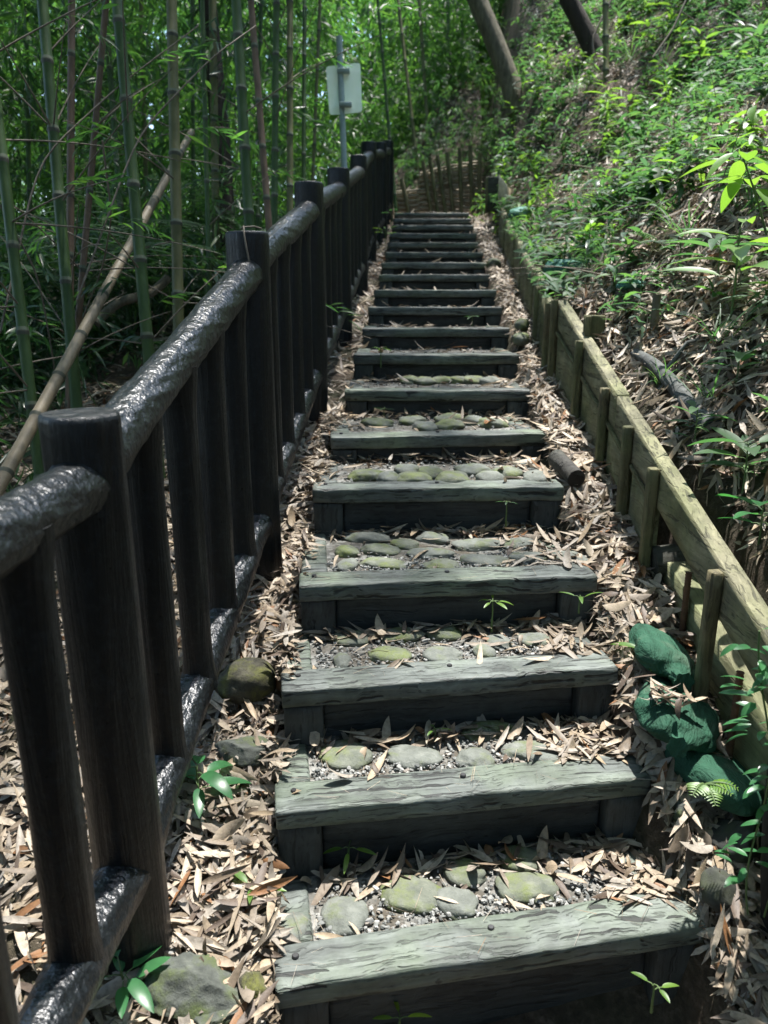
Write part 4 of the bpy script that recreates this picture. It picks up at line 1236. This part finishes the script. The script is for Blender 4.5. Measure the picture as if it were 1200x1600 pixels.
# left strip between railing and steps
x, y = region(9500, (-.75, .0), (.95, 4.4), lambda x, y: (x < slx(y) - .01) & (RNG.random(len(x)) < .35 + .65 * fnoise(x * 6, y * 6, 4)))
lay(mb, x, y, DRY, .045)
FRAG = [leaf(.06, .014, 3, f, d_, 'lance', tw) for f, d_, tw in ((.2, .3, .3), (-.3, -.4, .2), (.4, .9, -.6))] + [leaf(.045, .022, 3, .3, .7, 'ovate', .3)]
x, y = region(14000, (-.75, .0), (.95, 4.4), lambda x, y: x < slx(y)); lay(mb, x, y, FRAG, .012, .4, 1.2, .12)
x, y = region(16000, (.3, .95), (1.1, 4.6), lambda x, y: (x > srx(y) - .02) & (x < xw(y) + .02)); lay(mb, x, y, FRAG, .012, .4, 1.2, .12)
x, y = region(12000, (-3, -.6), (.8, 5), None); lay(mb, x, y, FRAG, .012, .5, 1.4, .12)
# left of the railing
x, y = region(15000, (-3.2, -.6), (.8, 5), lambda x, y: RNG.random(len(x)) < .95 - .3 * (-x - .6))
lay(mb, x, y, DRY, .04)
# right strip
x, y = region(12000, (.3, .95), (1.1, 4.6), lambda x, y: (x > srx(y) - .03) & (x < xw(y) + .02))
lay(mb, x, y, DRY, .05)
# on the treads: along the risers and heaped on the right ends
for k in range(7):
    a, b = STEPS[k]; ln = np.linalg.norm((b - a)[:2])
    cnt = [(110, 150), (120, 190), (120, 120), (110, 110), (110, 60), (100, 40), (80, 30)][k]
    P1 = [step_point(k, random.uniform(.1, .95), step_run[k] - abs(random.gauss(0, .03)) + .015) for _ in range(cnt[0])]
    P2 = [step_point(k, 1.0 - abs(random.gauss(0, .13)), random.uniform(.10, step_run[k])) for _ in range(cnt[1])]
    P3 = [step_point(k, random.uniform(.02, .95), random.uniform(.08, step_run[k])) for _ in range(12 if k < 2 else 22)]
    q = np.array(P1 + P2 + P3)
    lay(mb, q[:, 0], q[:, 1], DRY, .022, .4, .95, .17, np.full(len(q), SZ[k] - .004))
q = at_depth(1048, 1085, 2.12) + RNG.normal(0, 1, (26, 3)) * np.array((.035, .035, 0)); lay(mb, q[:, 0], q[:, 1], DRY, .012, .4, .8, .2, np.full(26, q[0, 2] - .005))
# a few on the ground before the lowest step
x, y = region(900, (-.3, 1.0), (.9, 1.4)); m = y < np.interp(x, [SL[0], SR[0]], [STEPS[0][0][1], STEPS[0][1][1]]) - .02
lay(mb, x[m], y[m], DRY, .03)
tag(mb.build('leaf_litter', M['litter']), 'thick tan bamboo leaf litter around the lower steps', 'leaf litter', None, 'stuff')
mb = MB()
x, y = region(3200, (-.5, .4), (4.4, 11.5), lambda x, y: (x < slx(y) - .01) & (x > slx(y) - .32)); lay(mb, x, y, DRY_LOW, .04)
x, y = region(6500, (.6, 1.5), (4.5, 11.6), lambda x, y: (x > srx(y) - .03) & (x < xw(y) + .02)); lay(mb, x, y, DRY_LOW, .04)
for k in range(7, 19):
    P1 = [step_point(k, random.uniform(.05, .97), random.uniform(.1, step_run[k])) for _ in range(40)]
    q = np.array(P1); lay(mb, q[:, 0], q[:, 1], DRY_LOW, .015, .5, 1.0, .15, np.full(len(q), SZ[k] - .004))
bk = lambda x, y: (x > xw(y) + .06)
x, y = region(42000, (.95, 3.6), (1.5, 6), lambda x, y: bk(x, y) & (RNG.random(len(x)) < .35 + 1.0 * fnoise(x * 1.7, y * 1.7, 14))); lay(mb, x, y, DRY_LOW, .045, .35, .95, .4)
x, y = region(40000, (1.0, 6), (6, 13), lambda x, y: bk(x, y) & (RNG.random(len(x)) < 1.3 * fnoise(x * 1.3, y * 1.3, 15))); lay(mb, x, y, DRY_LOW, .05, .4, 1.0, .4)
x, y = region(2500, (-1, 3), (11.2, 16), None); lay(mb, x, y, DRY_LOW, .05, .7, 1.4, .3)
x, y = region(3500, (-6, -1), (4, 10), None); lay(mb, x, y, DRY_LOW, .04, .7, 1.4, .3)
tag(mb.build('bank_litter', M['litter']), 'scattered dry leaf litter over the right bank and upper path', 'leaf litter', None, 'stuff')
# needles and twigs
mb = MB()
n = 800; x, y = region(n, (-.6, 1.0), (1.1, 3.4)); z = surf(x, y) + RNG.uniform(.002, .02, n)
nd = np.array([(0, -.0009, 0), (0, .0009, 0), (.09, .0006, .004), (.09, -.0006, .004)]), np.array([[0, 1, 2, 3]])
scatter(mb, [nd], np.stack((x, y, z), -1), rot_from(RNG.uniform(0, 6.28, n), RNG.normal(0, .05, n), RNG.normal(0, .3, n)), RNG.uniform(.25, .8, n))
tag(mb.build('dry_needles', M['litter']), 'fine dry needles and stalks strewn over the treads', 'litter', None, 'stuff')

# ------------------------------------------------------------------ ground cover on the bank (stuff)
def tuft(nl, Lr, Wr, shape, h, rr, seg=4):
    parts = []
    for i in range(nl):
        az = i * 2.4 + rr.uniform(-.4, .4); hh = h * rr.uniform(.3, 1)
        r = rr.uniform(0, .03)
        parts.append(place(leaf(rr.uniform(*Lr), rr.uniform(*Wr), seg, .25, rr.uniform(.2, .9), shape), az, rr.uniform(-.1, .6), rr.uniform(-.4, .4), 1, (r * math.cos(az), r * math.sin(az), hh)))
    return merge(parts)
rr = random.Random(5)
COVER = [tuft(7, (.05, .09), (.02, .035), 'ovate', .12, rr) for _ in range(5)] + [tuft(9, (.08, .15), (.012, .02), 'lance', .15, rr) for _ in range(3)] + [tuft(6, (.09, .14), (.035, .055), 'ovate', .2, rr) for _ in range(3)]
mb = MB()
x, y = region(3600, (1.0, 6), (1.8, 13), lambda x, y: bk(x, y) & (fnoise(x * 1.3 + 4, y * 1.3, 23) > .49 + .10 * sstep(6.5, 3.0, y)))
x2, y2 = region(1900, (1.0, 6), (5, 14), lambda x, y: bk(x, y) & (fnoise(x * 2.2, y * 2.2, 41) > .42)); x = np.concatenate((x, x2)); y = np.concatenate((y, y2))
ye = RNG.uniform(4.4, 11, 120); xe = xw(ye) + RNG.normal(.06, .05, 120); x = np.concatenate((x, xe)); y = np.concatenate((y, ye))
n = len(x); z = gh(x, y); z[-120:] = wt(ye) - .03
scatter(mb, COVER, np.stack((x, y, z), -1), rot_from(RNG.uniform(0, 6.28, n), RNG.normal(0, .2, n), RNG.normal(0, .2, n)), RNG.uniform(.6, 1.3, n))
tag(mb.build('ground_cover', M['leaf_cover']), 'mixed low green ground cover spread over the right bank', 'ground cover', None, 'stuff')
def weed(h, nl, Lr, Wr, shape, rr):
    parts = []
    for q in range(rr.randint(2, 4)):
        az0 = rr.uniform(0, 6.28); tl = rr.uniform(.05, .35); hh = h * rr.uniform(.6, 1.1)
        top = np.array((math.cos(az0) * tl * hh, math.sin(az0) * tl * hh, hh))
        v, f = leaf(1, .006 / max(hh, .1), 4, 0, 0, 'lance'); v = v * np.linalg.norm(top)
        parts.append(place((v, f), az0, math.atan2(hh, tl * hh), 0, 1, (0, 0, 0)))
        for i in range(nl):
            fr = .3 + .7 * (i + 1) / nl; az = i * 2.4 + rr.uniform(-.4, .4)
            parts.append(place(leaf(rr.uniform(*Lr), rr.uniform(*Wr), 5, .25, rr.uniform(.3, 1.0), shape), az, rr.uniform(-.2, .6), rr.uniform(-.4, .4), 1, top * fr))
    return merge(parts)
r9 = random.Random(9)
WEEDS = [weed(.35, 8, (.09, .16), (.03, .05), 'ovate', r9) for _ in range(4)] + [weed(.5, 9, (.12, .22), (.02, .035), 'lance', r9) for _ in range(3)] + [weed(.25, 7, (.10, .16), (.045, .07), 'ovate', r9) for _ in range(3)]
for mt_, n0, lab in (('leaf_mid', 420, 'taller broad-leaved weeds mixed through the right bank'), ('leaf_bright', 190, 'bright yellow-green weeds mixed through the right bank'), ('leaf_dark', 90, 'dark bluish-green weeds mixed through the right bank')):
    mb = MB()
    x, y = region(n0, (1.2, 6.5), (3.5, 13.5), lambda x, y: bk(x + .15, y) & (fnoise(x * .8 + len(mt_), y * .8, 61) > .40 + .12 * sstep(5.5, 3.5, y))); n = len(x)
    scatter(mb, WEEDS, np.stack((x, y, gh(x, y) - .02), -1), rot_from(RNG.uniform(0, 6.28, n), RNG.normal(0, .15, n), RNG.normal(0, .15, n)), RNG.uniform(.5, 1.15, n))
    tag(mb.build('bank_weeds', M[mt_]), lab, 'weeds', None, 'stuff')
# dead stalks and twigs lying about the bank
mb = MB(); x, y = region(260, (1.1, 6), (2.5, 13), bk)
for a_, b2_ in zip(x, y):
    z_ = float(gh(a_, b2_)); az = random.uniform(0, 6.28); el = random.choice((random.uniform(-.2, .4), random.uniform(.2, 1.3))); ln_ = random.uniform(.2, .7)
    d_ = np.array((math.cos(az) * math.cos(el), math.sin(az) * math.cos(el), math.sin(el) + (.5 if math.cos(az) > 0 else 0)))
    tube(mb, [np.array((a_, b2_, z_ + .03)) + d_ * ln_ * q + np.array((0, 0, -.1 * ln_ * q * q)) for q in np.linspace(0, 1, 5)], np.linspace(.004, .0015, 5), 4, False)
tag(mb.build('dead_stalks', M['twig']), 'thin dead stalks and twigs tangled over the right bank', 'stalks', None, 'stuff')
mb = MB()
bl = leaf(.35, .008, 6, .2, 1.0, 'lance'); grs = []
for s in range(4):
    r5 = random.Random(s); grs.append(merge([place(bl, r5.uniform(0, 6.28), r5.uniform(.6, 1.35), 0, r5.uniform(.5, 1.2), (r5.uniform(-.04, .04), r5.uniform(-.04, .04), 0)) for _ in range(16)]))
x, y = region(170, (1.1, 6), (2.5, 13), bk); n = len(x)
scatter(mb, grs, np.stack((x, y, gh(x, y)), -1), rot_from(RNG.uniform(0, 6.28, n), RNG.normal(0, .1, n), RNG.normal(0, .1, n)), RNG.uniform(.5, 1.2, n))
tag(mb.build('bank_grass', M['leaf_mid']), 'thin arching grass blades scattered over the right bank', 'grass', None, 'stuff')

# ------------------------------------------------------------------ plants one can tell apart
def plant(label, p, h, nl, LL, WW, mat, shape='ovate', seed=0, name='seedling', cat='plant', lean=(0, 0), whorl=False, droop=.6, pitch=(.0, .6), group=None):
    rr = random.Random(seed + 100)
    t = thing(name, label, cat, p, 0, group)
    st = MB(); fo = MB()
    top = np.array((lean[0], lean[1], h))
    tube(st, [top * q + np.array((.01 * math.sin(q * 5), 0, 0)) * h for q in np.linspace(-.05 / max(h, .05), 1, 8)], np.linspace(.0035, .0018, 8) * (1 + h * 2), 6)
    for i in range(nl):
        f = 1.0 if whorl else .35 + .65 * (i + 1) / nl
        b = top * f
        az = i * (6.283 / nl if whorl else 2.4) + rr.uniform(-.3, .3)
        pk = .012 + .25 * LL * rr.uniform(.3, .8)
        el = rr.uniform(*pitch)
        dirv = np.array((math.cos(az) * math.cos(el), math.sin(az) * math.cos(el), math.sin(el)))
        e = b + dirv * pk
        tube(st, [b, (b + e) / 2 + np.array((0, 0, .004)), e], .0014 + .002 * LL, 5, False)
        s = rr.uniform(.75, 1.1)
        v, fc = place(leaf(LL * s, WW * s, 8, .28, rr.uniform(.5, 1.1) * droop, shape, rr.uniform(-.2, .2)), az, el, rr.uniform(-.25, .25), 1, e)
        fo.add(v, fc)
    st.build('stem', M['stem'], t); fo.build('foliage', M[mat], t)
    return t
def gp(px, py): return on_ground(px, py)
plant('glossy dark green plant growing at the foot of the railing beside the second step', gp(312, 1262), .13, 8, .12, .055, 'leaf_glossy', seed=3, droop=1.0, pitch=(-.1, .35))
plant('young green plant at the lower left beside the rough slab', gp(200, 1560), .10, 7, .10, .045, 'leaf_glossy', seed=4, pitch=(.1, .8), lean=(.0, -.02))
def sp(k, px, py): return at_dist(px, py, SD[k])
spr = [(0, 625, 1592, .06, 4, .06, .018, 'leaf_bright', 'bright sprout at the foot of the lowest step', -.04), (1, 545, 1325, .05, 4, .055, .017, 'leaf_bright', 'four-leaved bright sprout before the riser of the second step', -.02),
 (3, 770, 940, .06, 5, .05, .018, 'leaf_bright', 'small bright sprout in front of the fourth step beam', -.02), (4, 792, 785, .05, 4, .04, .016, 'leaf_mid', 'tiny pale sprout in front of the fifth step beam', -.02),
 (7, 595, 545, .06, 6, .045, .02, 'leaf_bright', 'small green sprout at the left end of the eighth step', -.05), (9, 738, 495, .08, 6, .05, .022, 'leaf_mid', 'small sprout near the right end of the ninth and tenth steps', -.05),
 (2, 680, 1140, .03, 3, .035, .014, 'leaf_bright', 'tiny bright sprout under the middle of the third step', -.03), (6, 600, 640, .05, 4, .05, .012, 'leaf_mid', 'thin-leaved sprout left under the seventh step', -.05)]
for i, (k, px, py, h, nl, LL, WW, mat, lab, off) in enumerate(spr):
    p = at_dist(px, py, SD[k] + off)
    p[2] = max(p[2] - h, (SZ[k - 1] - .01) if k else -1.75)
    h2 = at_dist(px, py, SD[k] + off)[2] - p[2]
    plant(lab, p, max(h2, .03), nl, LL, WW, mat, seed=20 + i, name='sprout', whorl=True, pitch=(-.1, .35), group='sprouts on the steps')
plant('green blade-leaved sprout in leaves left of the second step', gp(395, 1400), .03, 3, .075, .02, 'leaf_bright', 'lance', 31, 'sprout', pitch=(.2, .9), group='sprouts on the steps')
plant('light green three-leaved sprout above the sandbags by the third step', at_depth(1010, 1035, 2.35), .05, 4, .085, .03, 'leaf_bright', seed=33, name='sprout', pitch=(-.2, .3), group='sprouts on the steps')
plant('light green sprout sticking out right of the fourth step', at_depth(905, 945, 2.5), .03, 3, .06, .018, 'leaf_bright', seed=34, name='sprout', group='sprouts on the steps')
plant('small seedling right of the lowest step in shade', at_depth(1020, 1560, 1.72), .04, 3, .045, .022, 'leaf_bright', seed=35, name='sprout', group='sprouts on the steps')
plant('yellow-green broad leaf plant at the right end of the top step', at_depth(740, 352, 8.6), .1, 4, .10, .07, 'leaf_bright', seed=36, droop=1.2)
plant('pale broad leaf plant at the left end of the top step', at_depth(612, 345, 8.9), .12, 4, .14, .06, 'leaf_mid', seed=37, droop=.3, pitch=(-.1, .2))
plant('grassy yellowish plant left of the upper steps by the railing', at_depth(602, 375, 7.6), .1, 7, .12, .02, 'leaf_bright', 'lance', 38)
# bank plants
BK = [((1140, 505), 26, .32, 10, .26, .06, 'leaf_bright', 'lance', 'tall bright seedling with long narrow leaves on the right bank'),
 ((1120, 440), 0, .16, 7, .22, .045, 'leaf_mid', 'lance', 'long-leaved seedling right behind the tall bright seedling'),
 ((1160, 770), 0, .14, 8, .14, .06, 'leaf_mid', 'ovate', 'broad-leaved pale plant at the right edge above the top board'),
 ((1185, 850), 0, .10, 6, .13, .065, 'leaf_glossy', 'ovate', 'dark broad-leaved plant at the right edge beside the sunlit board end'),
 ((1085, 690), 0, .10, 6, .10, .035, 'leaf_mid', 'ovate', 'small spreading plant right beside the top board, below the fallen log'),
 ((1000, 470), 0, .12, 7, .09, .03, 'leaf_mid', 'ovate', 'small leafy plant left of the round post stub'),
 ((1060, 330), 0, .22, 9, .13, .05, 'leaf_bright', 'ovate', 'bright green sapling in the middle of the right bank'),
 ((985, 300), 0, .2, 8, .12, .045, 'leaf_mid', 'ovate', 'leafy sapling left of the bank middle, above the netting'),
 ((1090, 130), 0, .35, 12, .17, .06, 'leaf_bright', 'ovate', 'bright bushy sapling high on the bank near the top right corner'),
 ((1010, 90), 0, .3, 10, .16, .045, 'leaf_bright', 'lance', 'tall leafy sapling beside the pale bamboo pole'),
 ((1180, 120), 0, .3, 10, .14, .05, 'leaf_mid', 'ovate', 'dense sapling in the top right corner'),
 ((900, 250), 0, .2, 9, .11, .04, 'leaf_mid', 'ovate', 'low leafy shrublet above the upper edging boards'),
 ((840, 230), 0, .22, 11, .12, .04, 'leaf_mid', 'ovate', 'rounded leafy shrublet above the pale plank'),
 ((800, 200), 0, .25, 12, .12, .035, 'leaf_bright', 'ovate', 'bright leafy shrublet at the foot of the leaning trunk'),
 ((870, 180), 0, .22, 10, .13, .04, 'leaf_mid', 'lance', 'long-leaved shrublet below the dead stick'),
 ((950, 380), 0, .14, 7, .10, .035, 'leaf_bright', 'ovate', 'small bright seedling above the dark board end'),
 ((1060, 420), 0, .12, 6, .10, .04, 'leaf_mid', 'ovate', 'small broad-leaved seedling left of the tall bright seedling'),
 ((1150, 330), 0, .2, 8, .13, .05, 'leaf_mid', 'ovate', 'leafy sapling under the overhanging bright branch'),
 ((930, 330), 0, .12, 7, .09, .03, 'leaf_bright', 'ovate', 'low bright seedling halfway up the lower bank'),
 ((1050, 230), 0, .25, 9, .14, .05, 'leaf_mid', 'ovate', 'dark leafy sapling below the bright bushy sapling'),
 ((840, 300), 0, .1, 7, .09, .03, 'leaf_bright', 'ovate', 'small bright plant just above the upper green netting'),
 ((1150, 600), 0, .1, 6, .12, .03, 'leaf_mid', 'lance', 'narrow-leaved seedling behind the lower end of the fallen log'),
 ((980, 200), 0, .25, 10, .15, .04, 'leaf_bright', 'lance', 'long-leaved bright sapling to the right of the pale pole foot'),
 ((880, 440), 0, .08, 7, .08, .02, 'leaf_bright', 'lance', 'grassy tuft beside the upper end of the board wall')]
for i, ((px, py), _, h, nl, LL, WW, mat, shp, lab) in enumerate(BK):
    plant(lab, gp(px, py), h * 1.15, nl + 2, LL * 1.08, WW * 1.2, mat, shp, 60 + i, 'bank_plant', group='plants on the right bank')
plant('overhanging branch with large bright yellow-green leaves at the right edge', at_depth(1192, 345, 2.8), .24, 13, .19, .06, 'leaf_bright', 'lance', 90, 'leafy_branch', 'branch', lean=(-.12, -.02), pitch=(-.5, .35))
# vine on the post
t = thing('climbing_vine', 'small-leaved green vine climbing the dark post at the right edge', 'vine', tuple(vb))
st = MB(); fo = MB(); rr = random.Random(77)
for q in range(3):
    P = np.array([dv * z + np.array((-.055 + .03 * q + .02 * math.sin(z * 11 + q * 2), -.05 - .008 * q, 0)) for z in np.linspace(.35, 1.02, 24)])
    tube(st, P, .0025, 5)
    for i in range(30):
        b = P[rr.randrange(3, 24)]; az = rr.uniform(2.4, 5.4)
        v, fc = place(leaf(rr.uniform(.035, .06), rr.uniform(.018, .028), 6, .2, .6, 'ovate'), az, rr.uniform(-.4, .5), rr.uniform(-.4, .4), 1, b + np.array((math.cos(az), math.sin(az), 0)) * rr.uniform(.005, .05)); fo.add(v, fc)
st.build('stem', M['stem'], t); fo.build('foliage', M['leaf_glossy'], t)

def fern(label, p, nf, ln, mat, seed, az0=None, spread=6.28, el=(.5, 1.0), name='fern', pin=.3, W=.16, n=20):
    rr = random.Random(seed); t = thing(name, label, 'fern' if name == 'fern' else 'palm', p)
    st = MB(); fo = MB()
    for i in range(nf):
        az = (az0 or 0) + (i + .5) / nf * spread - spread / 2 + rr.uniform(-.2, .2); e0 = rr.uniform(*el); l_ = ln * rr.uniform(.8, 1.1)
        P = [np.zeros(3)]; e = e0
        for q in range(n):
            P.append(P[-1] + l_ / n * np.array((math.cos(az) * math.cos(e), math.sin(az) * math.cos(e), math.sin(e)))); e -= (1.3 if name == 'fern' else 1.1) / n
        P = np.array(P); tube(st, P, np.linspace(.005, .0012, n + 1) * max(1, ln), 5, False)
        for q in range(3, n + 1):
            f = q / n; wl = l_ * pin * math.sin(min(1, f * 1.05) * math.pi * .93 + .12) * .9 + .008
            for s in (-1, 1):
                v, fc = place(leaf(wl, wl * W, 4, .2, .4, 'lance'), az + s * 1.15, .1, s * .2, 1, P[q]); fo.add(v, fc)
    st.build('rachis', M['stem'], t); fo.build('fronds', M[mat], t)
fern('small bright fern growing out of the lowest sandbag', at_depth(1100, 1228, 1.88), 4, .085, 'leaf_bright', 1, -1.2, 2.5, (.3, .9), n=10, W=.22)
fern('fern frond arching above the woven fence', on_ground(664, 268), 5, .6, 'leaf_mid', 2, 2.4, 1.6, (.7, 1.1))
fern('fern at the right edge high on the bank', gp(1195, 240), 6, .34, 'leaf_mid', 3)
fern('fern in the middle of the bank above the bright seedling', gp(1035, 385), 6, .22, 'leaf_mid', 4)
fern('small fern tuft over the green netting on the bank', gp(905, 440), 7, .16, 'leaf_mid', 5)
fern('small fern beside the uppermost green netting', gp(870, 390), 6, .18, 'leaf_bright', 6)
fern('dark fern clump behind the main handrail', gp(300, 560), 7, .5, 'leaf_dark', 7)
for i, (px, py, zc, ln, lab) in enumerate(((120, 520, 5.2, 1.3, 'dark palm with drooping fronds behind the thick leaning culm'), (20, 420, 5.6, 1.3, 'dark palm at the left edge behind the culms'), (225, 380, 6.2, 1.4, 'palm with long fronds between the thick green and olive culms'), (400, 420, 6.4, .9, 'small palm behind the second and third railing posts'))):
    p = at_depth(px, py, zc); p[2] = float(gh(p[0], p[1])) + .5
    fern(lab, p, 8, ln, 'leaf_dark', 20 + i, name='palm', el=(.4, 1.2), pin=.27, W=.13)
# green netting lumps on the bank
for i, (px, py, rx, lab) in enumerate(((822, 342, .17, 'upper lump of torn green netting beside the edging boards'), (890, 430, .15, 'torn green netting lump at the top end of the board wall'), (985, 462, .07, 'small scrap of green netting in the bank leaves'), (20, 1190, .09, 'dark green scrap of netting behind the lowest balusters'), (125, 1290, .06, 'small dark green net scrap seen between baluster and post'))):
    p = gp(px, py) if i < 3 else at_height(px, py, -1.5)
    n = 40; V, Fc = pebble_template(n, 26, 30 + i, .15, .55)
    dn = fnoise(V[:, 0] * 6, V[:, 1] * 6 + V[:, 2] * 4, i) - .5; V = V * (1 + .5 * dn[:, None]) * rx * np.array((1, 1, .6)); p = p + np.array((0, 0, .05))
    mb = MB(); mb.add(V, Fc)
    tag(mb.build('netting', M['net'], None, True, p), lab, 'netting', 'scraps of green netting')
# dead sticks on the bank
for lab, pl, zc, r in (('grey dead stick leaning on the bank below the forked dark trunk', [(850, 172), (890, 115), (925, 60)], 9.6, .022), ('thin pale dead twig slanting down the upper bank', [(1072, 0), (1052, 45), (1020, 90)], 6.5, .008),
                       ('thin dead twig arching across the top right bank', [(1065, 18), (1095, 38), (1130, 48)], 6.4, .005), ('pale dead vine hanging beside the pale bamboo pole', [(955, 0), (925, 60), (930, 110)], 8.6, .012)):
    q = np.array([at_depth(x, y, zc) for x, y in pl]); s = np.linspace(0, 2, 14); P = np.stack([np.interp(s, [0, 1, 2], q[:, k]) for k in range(3)], -1)
    for _ in range(2): P[1:-1] = (P[:-2] + P[1:-1] * 2 + P[2:]) / 4
    mb = MB(); tube(mb, P, r, 8, True, grain_disp(r * .2, 3)); tag(mb.build('dead_stick', M['twig']), lab, 'stick', 'dead sticks on the bank')

# ------------------------------------------------------------------ light, camera
w = bpy.data.worlds.new('World'); sc.world = w; w.use_nodes = True
nt_ = w.node_tree; bg = nt_.nodes['Background']
sky = nt_.nodes.new('ShaderNodeTexSky'); sky.sky_type = 'NISHITA'; sky.sun_disc = False
sky.sun_elevation = SUN_EL; sky.sun_rotation = SUN_AZ
nt_.links.new(sky.outputs[0], bg.inputs[0]); bg.inputs[1].default_value = .15
sun = bpy.data.lights.new('sun', 'SUN'); sun.energy = 3.3; sun.angle = R(1.0); sun.color = (1, .97, .93)
so = bpy.data.objects.new('sun', sun); COL.objects.link(so)
so.rotation_euler = Vector(S).to_track_quat('Z', 'Y').to_euler()
cam = bpy.data.cameras.new('camera'); co = bpy.data.objects.new('camera', cam); COL.objects.link(co)
cam.sensor_width = 36; cam.sensor_fit = 'AUTO'; cam.lens = 27; cam.clip_start = .02; cam.clip_end = 500
co.location = (0, 0, 0); co.rotation_euler = (math.pi / 2 - PITCH, 0, 0)
cam.dof.use_dof = True; cam.dof.focus_distance = 2.35; cam.dof.aperture_fstop = 3.5
sc.camera = co
sc.view_settings.view_transform = 'Standard'; sc.view_settings.look = 'None'; sc.view_settings.gamma = 1
sc.view_settings.exposure = 1.95
cy_ = sc.cycles
cy_.max_bounces = 6; cy_.diffuse_bounces = 4; cy_.glossy_bounces = 3; cy_.transmission_bounces = 4; cy_.transparent_max_bounces = 4
cy_.use_denoising = True
cy_.sample_clamp_indirect = 6
